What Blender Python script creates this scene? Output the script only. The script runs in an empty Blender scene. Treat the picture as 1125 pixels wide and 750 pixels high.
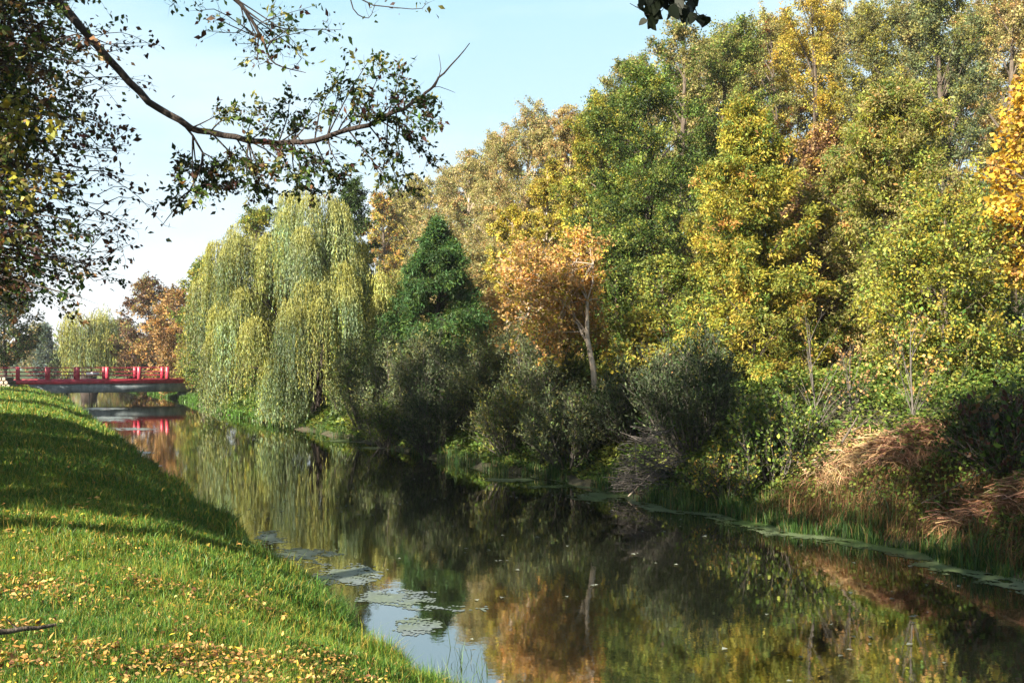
import bpy, math, numpy as np
F, HY, CX, CAMZ = 1094.0, 398.0, 562.5, 2.6          # focal length in photo pixels, horizon row, centre column, eye height over the water
rng = np.random.default_rng(7)
C = bpy.context.scene.collection
PI = math.pi
def V(*a): return np.array(a, dtype=float)
def unit(a): return a / np.maximum(np.linalg.norm(a, axis=-1, keepdims=True), 1e-9)
# ------------------------------------------------------------------ coordinates
OR = V(-0.68, 8.1); DR = V(-.4472, .8944); NR = V(-.8944, -.4472)
def us(x, y):
    dx, dy = x - OR[0], y - OR[1]
    return dx*DR[0] + dy*DR[1], dx*NR[0] + dy*NR[1]
def xy(u, s): return OR[0] + DR[0]*u + NR[0]*s, OR[1] + DR[1]*u + NR[1]*s
def wx(px, Y): return (px - CX)/F*Y
def wz(py, Y): return CAMZ + (HY - py)/F*Y
def pt(px, py, Y): return V(wx(px, Y), Y, wz(py, Y))
def wp(px, py):
    Y = CAMZ*F/(py - HY); return wx(px, Y), Y
_nz = [(rng.normal(size=2), rng.uniform(0, 6.28)) for _ in range(60)]
def noise(x, y, scale=1., seed=0):
    r = 0
    for k in range(7):
        d, p = _nz[(seed*7 + k) % 60]
        d = d/np.linalg.norm(d)*(0.6 + 0.33*k)
        r = r + np.sin((x*d[0] + y*d[1])/scale*2.2 + p + 1.7*np.sin((x*d[1] - y*d[0])/scale*1.3 + p*2))/(1 + .35*k)
    return r/3.2
SRU = [-60, -8, .4, 3.1, 6.8, 11, 14.6, 23.8, 31.7, 44, 63, 100, 200]
SRS = [-8.2, -8.0, -7.86, -8.05, -7.6, -7.8, -7.2, -7.2, -6.9, -6.3, -7.3, -7, -7]
def s_right(u): return np.interp(u, SRU, SRS) + .14*np.sin(u*1.9) + .09*np.sin(u*4.7 + 1)
def s_left(u): return .1*np.sin(u*1.3) + .06*np.sin(u*3.9 + 2) + .03*np.sin(u*9.1)
def ground(x, y):
    u, s = us(x, y)
    dl, dr = s - s_left(u), s_right(u) - s
    hl = np.interp(dl, [0, .3, .8, 1.6, 2.5, 4, 8, 30, 500], [0, .12, .42, .75, .95, 1.08, 1.15, 1.2, 1.2])
    hl = hl + .035*noise(x, y, 1.1, 1)*np.clip(dl, 0, 1)
    # narrow shallow dip in the near grass
    ru, rs = us(-2.7, 5.75); au, as_ = us(-1.85, 6.15)
    tt = np.clip(((u-ru)*(au-ru) + (s-rs)*(as_-rs))/((au-ru)**2 + (as_-rs)**2), -.6, 1)
    rd = np.hypot(u - (ru + tt*(au-ru)), s - (rs + tt*(as_-rs)))
    hl = hl - .07*np.exp(-(rd/.07)**2)
    hr = np.interp(dr, [0, .25, 1, 2, 3.2, 4.5, 8, 500], [0, .1, .42, 1.0, 1.55, 1.9, 2.05, 2.05])
    hr = hr*np.interp(u, [22, 45], [1, .62]) + .1*noise(x, y, 1.6, 2)*np.clip(dr, 0, 1)
    inside = np.minimum(-dl, -dr)
    hb = -np.interp(inside, [0, .5, 2], [0, .35, .9])
    z = np.where(dl > 0, hl, np.where(dr > 0, hr, hb))
    far = np.clip((u - 150)/15, 0, 1)
    return z*(1-far) + 1.15*far
# ------------------------------------------------------------------ materials
def new_mat(name):
    m = bpy.data.materials.new(name); m.use_nodes = True
    nt = m.node_tree; nt.nodes.clear()
    out = nt.nodes.new('ShaderNodeOutputMaterial')
    return m, nt, out
def N(nt, t, **kw):
    n = nt.nodes.new(t)
    for k, v in kw.items():
        if k in n.inputs: n.inputs[k].default_value = v
        else: setattr(n, k, v)
    return n
def leaf_mat(name, trans=.35, rough=.55, spec=.25):
    m, nt, out = new_mat(name)
    a = N(nt, 'ShaderNodeAttribute', attribute_name='tint')
    p = N(nt, 'ShaderNodeBsdfPrincipled', Roughness=rough); p.inputs['Specular IOR Level'].default_value = spec
    nt.links.new(a.outputs['Color'], p.inputs['Base Color'])
    if trans > 0:
        t = N(nt, 'ShaderNodeBsdfTranslucent')
        g = N(nt, 'ShaderNodeMixRGB', blend_type='MULTIPLY'); g.inputs[0].default_value = 1; g.inputs[2].default_value = (1.25, 1.15, .55, 1)
        nt.links.new(a.outputs['Color'], g.inputs[1]); nt.links.new(g.outputs[0], t.inputs['Color'])
        mx = N(nt, 'ShaderNodeMixShader'); mx.inputs[0].default_value = trans
        nt.links.new(p.outputs[0], mx.inputs[1]); nt.links.new(t.outputs[0], mx.inputs[2]); nt.links.new(mx.outputs[0], out.inputs[0])
    else: nt.links.new(p.outputs[0], out.inputs[0])
    return m
def noise_mat(name, cols, scale=4., rough=.9, bump=.3, detail=6, spec=.3, coord='Object', dist=.05, stops=None, stretch=None):
    m, nt, out = new_mat(name)
    tc = N(nt, 'ShaderNodeTexCoord')
    mp = N(nt, 'ShaderNodeMapping')
    if stretch: mp.inputs['Scale'].default_value = stretch
    nt.links.new(tc.outputs[coord], mp.inputs[0])
    n = N(nt, 'ShaderNodeTexNoise', Scale=scale, Detail=detail, Roughness=.65)
    nt.links.new(mp.outputs[0], n.inputs['Vector'])
    r = N(nt, 'ShaderNodeValToRGB'); cr = r.color_ramp
    stops = stops or list(np.linspace(.3, .7, len(cols)))
    while len(cr.elements) < len(cols): cr.elements.new(.5)
    for e, c, s in zip(cr.elements, cols, stops): e.color = (*c, 1); e.position = s
    nt.links.new(n.outputs[0], r.inputs[0])
    p = N(nt, 'ShaderNodeBsdfPrincipled', Roughness=rough); p.inputs['Specular IOR Level'].default_value = spec
    nt.links.new(r.outputs[0], p.inputs['Base Color'])
    n2 = N(nt, 'ShaderNodeTexNoise', Scale=scale*4, Detail=5)
    nt.links.new(mp.outputs[0], n2.inputs['Vector'])
    b = N(nt, 'ShaderNodeBump', Strength=bump, Distance=dist); nt.links.new(n2.outputs[0], b.inputs['Height']); nt.links.new(b.outputs[0], p.inputs['Normal'])
    nt.links.new(p.outputs[0], out.inputs[0])
    return m
M = {}
M['leaf'] = leaf_mat('leaf_tissue')
M['dead'] = leaf_mat('dry_leaf_tissue', trans=.15, rough=.8, spec=.1)
M['blade'] = leaf_mat('grass_blade', trans=.3, rough=.5, spec=.3)
M['bark'] = noise_mat('bark_brown', [(.035, .027, .02), (.09, .07, .052), (.15, .125, .1)], 9, stretch=(1, 1, .25), bump=.6)
M['bark_dark'] = noise_mat('bark_dark', [(.012, .009, .008), (.035, .026, .022), (.06, .048, .04)], 10, stretch=(1, 1, .3), bump=.6)
M['bark_pale'] = noise_mat('bark_pale', [(.1, .075, .055), (.32, .26, .2), (.46, .4, .33)], 6, stretch=(1, 1, .6), bump=.4, stops=[.3, .42, .7])
M['twig_grey'] = noise_mat('twig_grey', [(.06, .052, .045), (.14, .125, .11)], 8)
M['red'] = noise_mat('red_paint', [(.2, .014, .025), (.42, .022, .05), (.5, .06, .09)], 3.5, rough=.45, bump=.08, spec=.5)
M['darkred'] = noise_mat('rail_paint', [(.16, .012, .025), (.28, .02, .045)], 3, rough=.5, bump=.05)
M['concrete'] = noise_mat('girder_concrete', [(.08, .1, .11), (.19, .23, .25), (.38, .4, .4)], 1.8, bump=.25, stretch=(1, 1, .5), detail=9)
M['white'] = noise_mat('white_paint', [(.7, .7, .7), (.8, .8, .8)], 3, rough=.5, bump=.05)
M['metal'] = noise_mat('dark_metal', [(.02, .02, .025), (.05, .05, .055)], 5, rough=.5, bump=.1)
M['asphalt'] = noise_mat('deck_asphalt', [(.05, .048, .046), (.1, .095, .09)], 6)
def ground_mat():
    m, nt, out = new_mat('ground_soil_and_turf')
    geo = N(nt, 'ShaderNodeNewGeometry')
    n1 = N(nt, 'ShaderNodeTexNoise', Scale=.9, Detail=8, Roughness=.7); nt.links.new(geo.outputs['Position'], n1.inputs['Vector'])
    n2 = N(nt, 'ShaderNodeTexNoise', Scale=22, Detail=6, Roughness=.7); nt.links.new(geo.outputs['Position'], n2.inputs['Vector'])
    r1 = N(nt, 'ShaderNodeValToRGB'); r1.color_ramp.elements[0].color = (.02, .045, .008, 1); r1.color_ramp.elements[1].color = (.055, .085, .015, 1)
    r1.color_ramp.elements[0].position = .35; r1.color_ramp.elements[1].position = .65
    r2 = N(nt, 'ShaderNodeValToRGB'); r2.color_ramp.elements[0].color = (.02, .018, .01, 1); r2.color_ramp.elements[1].color = (.07, .055, .03, 1)
    nt.links.new(n1.outputs[0], r1.inputs[0]); nt.links.new(n2.outputs[0], r2.inputs[0])
    att = N(nt, 'ShaderNodeAttribute', attribute_name='turf')
    mx = N(nt, 'ShaderNodeMixRGB'); nt.links.new(att.outputs['Fac'], mx.inputs[0]); nt.links.new(r2.outputs[0], mx.inputs[1]); nt.links.new(r1.outputs[0], mx.inputs[2])
    p = N(nt, 'ShaderNodeBsdfPrincipled', Roughness=.95); nt.links.new(mx.outputs[0], p.inputs['Base Color'])
    b = N(nt, 'ShaderNodeBump', Strength=.6, Distance=.05); nt.links.new(n2.outputs[0], b.inputs['Height']); nt.links.new(b.outputs[0], p.inputs['Normal'])
    nt.links.new(p.outputs[0], out.inputs[0]); return m
def water_mat():
    m, nt, out = new_mat('still_canal_water')
    geo = N(nt, 'ShaderNodeNewGeometry')
    n1 = N(nt, 'ShaderNodeTexNoise', Scale=2.3, Detail=3, Roughness=.5); n2 = N(nt, 'ShaderNodeTexNoise', Scale=16, Detail=3, Roughness=.5)
    for n in (n1, n2): nt.links.new(geo.outputs['Position'], n.inputs['Vector'])
    b1 = N(nt, 'ShaderNodeBump', Strength=.25, Distance=.004); nt.links.new(n1.outputs[0], b1.inputs['Height'])
    b2 = N(nt, 'ShaderNodeBump', Strength=.25, Distance=.001); nt.links.new(n2.outputs[0], b2.inputs['Height']); nt.links.new(b1.outputs[0], b2.inputs['Normal'])
    dif = N(nt, 'ShaderNodeBsdfDiffuse'); dif.inputs['Color'].default_value = (.006, .007, .004, 1)
    gl = N(nt, 'ShaderNodeBsdfGlossy', Roughness=.01); gl.inputs['Color'].default_value = (1, .985, .95, 1)
    fr = N(nt, 'ShaderNodeFresnel', IOR=1.33); ma = N(nt, 'ShaderNodeMath', operation='MULTIPLY_ADD'); ma.inputs[1].default_value = .64; ma.inputs[2].default_value = .36
    nt.links.new(b2.outputs[0], gl.inputs['Normal']); nt.links.new(b2.outputs[0], fr.inputs['Normal']); nt.links.new(fr.outputs[0], ma.inputs[0])
    mx = N(nt, 'ShaderNodeMixShader'); nt.links.new(ma.outputs[0], mx.inputs[0]); nt.links.new(dif.outputs[0], mx.inputs[1]); nt.links.new(gl.outputs[0], mx.inputs[2])
    nt.links.new(mx.outputs[0], out.inputs[0]); return m
def scum_mat():
    m, nt, out = new_mat('pond_scum')
    a = N(nt, 'ShaderNodeAttribute', attribute_name='tint')
    p = N(nt, 'ShaderNodeBsdfPrincipled', Roughness=.3)
    nt.links.new(a.outputs['Color'], p.inputs['Base Color']); nt.links.new(p.outputs[0], out.inputs[0]); return m
M['ground'] = ground_mat(); M['water'] = water_mat(); M['scum'] = scum_mat()
# ------------------------------------------------------------------ meshes
class MB:
    """collects quads (and tints) and links them as one mesh object"""
    def __init__(s): s.v = []; s.q = []; s.c = []; s.n = 0
    def add(s, v, q, c=None):
        v = np.asarray(v, np.float32).reshape(-1, 3); q = np.asarray(q, np.int64).reshape(-1, 4)
        s.v.append(v); s.q.append(q + s.n); s.n += len(v)
        s.c.append(np.broadcast_to(np.asarray(c if c is not None else (.5, .5, .5), np.float32), (len(q), 3)))
    def mesh(s, name, mat, smooth=False, origin=None, tint=False):
        v = np.concatenate(s.v); q = np.concatenate(s.q); c = np.concatenate(s.c)
        if origin is not None: v = v - np.asarray(origin, np.float32)
        me = bpy.data.meshes.new(name)
        me.vertices.add(len(v)); me.vertices.foreach_set('co', v.ravel().astype(np.float32))
        me.loops.add(len(q)*4); me.loops.foreach_set('vertex_index', q.ravel().astype(np.int32))
        me.polygons.add(len(q)); me.polygons.foreach_set('loop_start', np.arange(0, len(q)*4, 4, dtype=np.int32))
        if smooth: me.polygons.foreach_set('use_smooth', np.ones(len(q), bool))
        me.update(calc_edges=True)
        if tint:
            at = me.attributes.new('tint', 'FLOAT_COLOR', 'FACE')
            at.data.foreach_set('color', np.concatenate([c*.76, np.ones((len(c), 1), np.float32)], 1).ravel())
        me.materials.append(mat)
        return me
    def build(s, name, mat, parent=None, smooth=False, tint=False):
        o0 = np.array(parent.location) if parent is not None else None
        me = s.mesh(name, mat, smooth, o0, tint)
        o = bpy.data.objects.new(name, me); C.objects.link(o)
        if parent is not None: o.parent = parent
        return o
def tag(o, label=None, cat=None, group=None, kind=None):
    if label: o['label'] = label
    if cat: o['category'] = cat
    if group: o['group'] = group
    if kind: o['kind'] = kind
    return o
def thing(name, loc, label, cat, group=None):
    o = bpy.data.objects.new(name, None); C.objects.link(o); o.location = [float(a) for a in loc]
    bpy.context.view_layer.update() if False else None
    return tag(o, label, cat, group)
def tubes(mb, P, R, sides=5):
    """P [N,K,3] polylines, R [N,K] radii"""
    P = np.asarray(P, float); R = np.asarray(R, float)
    if P.ndim == 2: P = P[None]; R = R[None]
    n, k, _ = P.shape
    T = np.empty_like(P); T[:, 1:-1] = P[:, 2:] - P[:, :-2]; T[:, 0] = P[:, 1] - P[:, 0]; T[:, -1] = P[:, -1] - P[:, -2]
    T = unit(T); ref = np.where(np.abs(T[..., 2:3]).mean(1, keepdims=True) > .8, V(1, .1, 0), V(.05, .1, 1))
    A = unit(np.cross(T, np.broadcast_to(ref, T.shape))); B = np.cross(T, A)
    an = np.arange(sides)/sides*2*PI
    ring = P[:, :, None] + R[:, :, None, None]*(A[:, :, None]*np.cos(an)[:, None] + B[:, :, None]*np.sin(an)[:, None])
    idx = np.arange(n*k*sides).reshape(n, k, sides)
    a, b = idx[:, :-1], idx[:, 1:]
    q = np.stack([a, np.roll(a, -1, 2), np.roll(b, -1, 2), b], -1)
    mb.add(ring.reshape(-1, 3), q.reshape(-1, 4))
def box(mb, c, ax, ay, az, bev=0):
    """box from a centre and three half-axis vectors, edges chamfered when bev > 0"""
    c, ax, ay, az = map(lambda t: np.asarray(t, float), (c, ax, ay, az))
    def prism(kx, ky, z0, z1):
        v = [c + ax*sx*kx + ay*sy*ky + az*z for z in (z0, z1) for sx, sy in ((-1, -1), (1, -1), (1, 1), (-1, 1))]
        return v
    if bev <= 0:
        mb.add(prism(1, 1, -1, 1), [[0, 3, 2, 1], [4, 5, 6, 7], [0, 1, 5, 4], [1, 2, 6, 5], [2, 3, 7, 6], [3, 0, 4, 7]]); return
    lx, ly, lz = (np.linalg.norm(t) for t in (ax, ay, az))
    kx, ky, kz = 1 - bev/lx, 1 - bev/ly, 1 - bev/lz
    rings = [(kx, ky, -1), (1, 1, -kz), (1, 1, kz), (kx, ky, 1)]
    v = []
    for x_, y_, z_ in rings: v += [c + ax*sx*x_ + ay*sy*y_ + az*z_ for sx, sy in ((-1, -1), (1, -1), (1, 1), (-1, 1))]
    q = [[0, 3, 2, 1], [12, 13, 14, 15]]
    for r in range(3):
        for i in range(4): q.append([r*4+i, r*4+(i+1) % 4, r*4+4+(i+1) % 4, r*4+4+i])
    mb.add(v, q)
def leaves(mb, P, D, L, W, cols, up=.5):
    """one folded rhombus per leaf: P base, D long axis, L length, W width"""
    n = len(P)
    if n == 0: return
    D = unit(D); nn = rng.normal(size=(n, 3)); nn[:, 2] += up
    S = unit(np.cross(D, nn)); U = np.cross(S, D)
    L = np.broadcast_to(L, (n,))[:, None]; W = np.broadcast_to(W, (n,))[:, None]
    t = rng.uniform(.35, .55, (n, 1))
    v = np.stack([P, P + D*L*t + S*W/2 + U*W*.15, P + D*L, P + D*L*t - S*W/2 + U*W*.15], 1)
    mb.add(v.reshape(-1, 3), np.arange(n*4).reshape(n, 4), cols)
PAL = dict(
    green=(.1, .165, .03), dark=(.03, .062, .014), conifer=(.055, .13, .038), lime=(.24, .28, .055), ygreen=(.32, .3, .04),
    yellow=(.46, .36, .06), gold=(.62, .4, .05), orange=(.58, .31, .1), tan=(.42, .27, .11), brown=(.15, .08, .04), olive=(.24, .235, .07),
    grey=(.15, .185, .085), greydark=(.065, .09, .045), willow=(.28, .34, .17), willowy=(.4, .39, .1), khaki=(.38, .32, .13), red=(.24, .05, .02), maroon=(.07, .03, .025),
    blue=(.11, .16, .15), straw=(.55, .37, .2))
def tints(pal, clump, jit=.22):
    """pal [(name, weight)], clump: int array, leaves of one clump lean towards one colour"""
    names = [p[0] for p in pal]; w = np.array([p[1] for p in pal], float); w /= w.sum()
    base = np.array([PAL[k] for k in names])
    nc = int(clump.max()) + 1
    ch = rng.choice(len(names), nc, p=w)
    own = rng.choice(len(names), len(clump), p=w)
    pick = np.where(rng.random(len(clump)) < .7, ch[clump], own)
    c = base[pick]*np.exp(rng.normal(0, jit, (len(clump), 1)))
    c = c*np.exp(rng.normal(0, .12, (nc, 1)))[clump]
    c = c*(1 + rng.normal(0, .06, c.shape))
    return np.clip(c, .002, .85)
def spray(wood, fol, limbs, rad, ntw, tlen, nleaf, L, W, pal, t0=.3, out=.6, grav=0., spread=.06, ldir=(0, 0, -.3), lw=.6, sides=4, tw_r=.008, up=.5, clump=None, sub=True, hold=None):
    """twigs off every limb polyline [N,K,3] and leaves along the twigs"""
    limbs = np.asarray(limbs); n, K, _ = limbs.shape
    t = t0 + (1-t0)*rng.random((n, ntw))**.8; t[:, 0] = 1
    f = t*(K-1); i = np.minimum(f.astype(int), K-2); fr = (f - i)[..., None]
    a = np.take_along_axis(limbs, i[..., None].repeat(3, -1), 1); b = np.take_along_axis(limbs, (i+1)[..., None].repeat(3, -1), 1)
    S = (a*(1-fr) + b*fr).reshape(-1, 3)
    T = unit(b - a).reshape(-1, 3)
    d = unit(T*out + unit(rng.normal(size=S.shape)))
    d = unit(d*(1, 1, .75) + V(0, 0, -grav))
    ln = (tlen*rng.uniform(.5, 1.25, len(S))*(1.1 - .5*(t.reshape(-1)-t0)))[:, None]
    bend = rng.normal(size=S.shape)*.12 + V(0, 0, -grav*.6)
    k4 = np.linspace(0, 1, 4)[None, :, None]
    Tw = S[:, None] + d[:, None]*ln[:, None]*k4 + bend[:, None]*ln[:, None]*k4**2
    if tw_r > 0: tubes(wood, Tw, np.broadcast_to(tw_r*np.array([1, .75, .5, .25]), Tw.shape[:2])*rng.uniform(.6, 1.3, (len(S), 1)), 3)
    m = len(S)
    lv = max(1, int(nleaf))
    tt = rng.random((m, lv))**.7
    f = tt*3; i = np.minimum(f.astype(int), 2); fr = (f - i)[..., None]
    a = np.take_along_axis(Tw, i[..., None].repeat(3, -1), 1); b = np.take_along_axis(Tw, (i+1)[..., None].repeat(3, -1), 1)
    P = (a*(1-fr) + b*fr) + rng.normal(size=(m, lv, 3))*spread
    dd = unit(b - a)*lw + rng.normal(size=(m, lv, 3))*.75 + np.array(ldir)
    cl = np.repeat(np.arange(m), lv)
    if hold is not None:                                            # clumps that have kept fewer leaves
        keep = rng.random(m*lv) < np.repeat(np.clip(rng.normal(hold, .4, m), .05, 1), lv)
    else: keep = np.ones(m*lv, bool)
    P = P.reshape(-1, 3)[keep]; dd = dd.reshape(-1, 3)[keep]; cl = cl[keep]
    q = np.clip(np.exp(rng.normal(-.08, .33, len(P))), .35, 1.7)
    limb_of = cl//ntw
    c = tints(pal, cl)*np.exp(rng.normal(0, .15, (n, 1)))[limb_of]
    leaves(fol, P, dd, L*q, W*q, c, up)
def env(t, a, b):                                                    # crown radius over height: a<1 puts the widest part low
    return np.sin(PI*np.clip(t, .0, 1)**a)**b
def limbset(base, H, rad, cb, n, prof, rise, K=6, lean=(0, 0), lower=.05, jag=.16, arc=.12, trunk=None, inner=.25):
    """limbs ending on the crown envelope"""
    az = np.arange(n)*2.39996 + rng.uniform(0, .9, n)
    tz = (np.arange(n) + .5)/n; rng.shuffle(tz)
    R = prof(tz)*rad*np.clip(rng.normal(1-jag*.6, jag, n), inner, 1.15)
    zc = H*(cb + (1-cb)*tz)
    E = np.stack([base[0] + np.cos(az)*R + lean[0]*tz, base[1] + np.sin(az)*R + lean[1]*tz, base[2] + zc], 1)
    ho = np.clip(zc - R*rise, H*lower, H*.93)
    to = ho/H
    O = trunk(to) if trunk is not None else np.stack([base[0] + lean[0]*to, base[1] + lean[1]*to, base[2] + ho], 1)
    k = np.linspace(0, 1, K)[None, :, None]
    mid = rng.normal(size=(n, 3))*.06*R[:, None]; mid[:, 2] += arc*R
    Lm = O[:, None]*(1-k) + E[:, None]*k + mid[:, None]*np.sin(k*PI)
    return Lm, R
def make_trunk(base, H, r, lean=(0, 0), wob=.02, K=10):
    ph = rng.uniform(0, 6.28, 4)
    def f(t):
        t = np.asarray(t, float)
        w = wob*H
        return np.stack([base[0] + lean[0]*t + w*(np.sin(t*5 + ph[0]) - np.sin(ph[0])), base[1] + lean[1]*t + w*(np.sin(t*4.3 + ph[1]) - np.sin(ph[1])), base[2] - .15 + (H+.15)*t], -1)
    k = np.linspace(0, 1, K)
    return f, f(k), r*(1 - k)**.75*.92 + r*.08 + r*.35*np.exp(-k*14)
KIND = dict(
    #        profile(a, b), crown base, rise, limbs, twigs, twig length factor, gravity, leaf L, W (m), cover, up
    round=dict(a=.8, b=.55, cb=.14, rise=.55, n=80, tw=16, tl=.3, grav=.05, L=.066, W=.042, cover=3.2, jag=.2),
    sparse=dict(a=.85, b=.5, cb=.3, rise=1.1, n=46, tw=11, tl=.26, grav=.0, L=.08, W=.05, cover=1.3, jag=.28),
    wispy=dict(a=.7, b=.5, cb=.06, rise=1.2, n=90, tw=18, tl=.3, grav=.4, L=.075, W=.035, cover=3.6, jag=.14),
    thuja=dict(a=.5, b=.75, cb=.03, rise=.8, n=130, tw=14, tl=.26, grav=.12, L=.085, W=.03, cover=3.4, jag=.17),
    conifer=dict(a=.32, b=1.1, cb=.03, rise=.05, n=120, tw=16, tl=.34, grav=.15, L=.13, W=.035, cover=3.6, jag=.13),
    poplar=dict(a=.6, b=.5, cb=.06, rise=1.5, n=80, tw=14, tl=.3, grav=-.1, L=.075, W=.046, cover=3, jag=.2),
    bush=dict(a=.55, b=.5, cb=.05, rise=1.5, n=70, tw=14, tl=.28, grav=-.1, L=.085, W=.05, cover=3.0, jag=.2),
)
def tree(name, label, cat, px, Y, top, wpx, kind, pal, group=None, bark='bark', tr=None, xy_=None, H=None, rad=None, cover=None, lmin=1.9, bot=None, lean=0., dleaf='leaf', hold=None, **ov):
    k = dict(KIND[kind]); k.update(ov)
    X, Yw = (wx(px, Y), Y) if xy_ is None else xy_
    g = float(ground(X, Yw)); base = V(X, Yw, g)
    dist = max(8, math.hypot(X, Yw))
    if H is None: H = wz(top, Y) - g
    if rad is None: rad = wpx/2/F*Y
    t = thing(name, base, label, cat, group)
    r = tr if tr else .014*H + .03
    tf, tp, trr = make_trunk(base, H*.96, r, (lean, 0), .012)
    wood, fol = MB(), MB()
    tubes(wood, tp, trr, 8)
    prof = (lambda z: env(.03 + .95*z, k['a'], k['b'])) if not k.get('cone') else (lambda z: (1 - z)**k['cone']*np.minimum(1, .6 + 3*z) + .02)
    Lm, R = limbset(base, H, rad, k['cb'], k['n'], prof, k['rise'], lower=k.get('lower', .06), jag=k['jag'], arc=k.get('arc', .1), trunk=tf)
    rr = (.25 + .75*R/rad)[:, None]*r*.24*np.linspace(1, .15, 6)[None]
    tubes(wood, Lm, rr, 5)
    L = max(k['L'], lmin*dist/F); W = max(k['W'], k['W']/k['L']*L, .9*dist/F)
    area = 2*rad*H*(1-k['cb'])*.8
    cov = cover if cover else k['cover']
    n = cov*area/(L*W*.5)*1.7
    nl = max(3, n/(k['n']*k['tw']))
    spray(wood, fol, Lm, None, k['tw'], (k['tl']*min(rad, 3.2)*1.1 if not k.get('cone') else np.repeat(k['tl']*1.2*(.22 + .85*R), k['tw'])), nl, L, W, pal, t0=k.get('t0', .3), grav=k['grav'], spread=.045*rad**.6, ldir=k.get('ldir', (0, 0, -.25)), tw_r=max(.006, .45*dist/F*.5), up=k.get('up', .6), hold=hold)
    wood.build('trunk', M[bark], t, smooth=True)
    fol.build('crown', M[dleaf], t, tint=True)
    return t
def copy_tree(o, loc, rz, sc, label, group=None):
    r = o.copy(); C.objects.link(r); r.location = loc; r.rotation_euler = (0, 0, rz); r.scale = (sc, sc, sc*1.0)
    r['label'] = label
    if group: r['group'] = group
    for ch in list(o.children):
        c = ch.copy(); C.objects.link(c); c.parent = r
    return r
def shrub(name, label, cat, px, Y, top, wpx, pal, group=None, stems=46, tw=13, L=.075, W=.03, cover=3.2, bark='twig_grey', fan=1., lean=0., base_off=0., hold=None, dleaf='leaf', dark=None, zb=None):
    X = wx(px, Y); g = max(float(ground(X, Y)), .02) + base_off; base = V(X, Y, g)
    H = wz(top, Y) - g; rad = wpx/2/F*Y; dist = math.hypot(X, Y)
    t = thing(name, base, label, cat, group)
    wood, fol = MB(), MB()
    az = rng.uniform(0, 2*PI, stems); q = rng.random(stems)**.5
    h = H*np.sqrt(np.clip(1 - (q*.93)**2.6, .03, 1))*rng.uniform(.68, 1.04, stems)
    E = np.stack([X + np.cos(az)*rad*q*fan + lean*h/H, Y + np.sin(az)*rad*q, g + h], 1)
    O = np.stack([X + np.cos(az)*rad*.3*q, Y + np.sin(az)*rad*.3*q, np.full(stems, g - .05)], 1)
    k = np.linspace(0, 1, 6)[None, :, None]
    bow = np.stack([np.cos(az), np.sin(az), np.zeros(stems)], 1)*rad*.12
    Lm = O[:, None]*(1-k) + E[:, None]*k + (bow[:, None] + rng.normal(size=(stems, 1, 3))*.05)*np.sin(k*PI)
    tubes(wood, Lm, np.linspace(1, .3, 6)[None]*rng.uniform(.008, .018, stems)[:, None]*max(1, H/2.2), 4)
    L = max(L, 2.1*dist/F); W = max(W, .8*dist/F)
    n = cover*2*rad*H*.9/(L*W*.5)*1.1; nl = max(3, n/(stems*tw))
    spray(wood, fol, Lm, None, tw, .34*min(H, 2.4), nl, L, W, pal, t0=.12, out=1.5, grav=-.15, spread=.03*H**.5, ldir=(0, 0, .25), tw_r=.006, up=.2, hold=hold, lw=.9)
    wood.build('stems', M[bark], t, smooth=True)
    fol.build('foliage', M[dleaf], t, tint=True)
    return t
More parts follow.
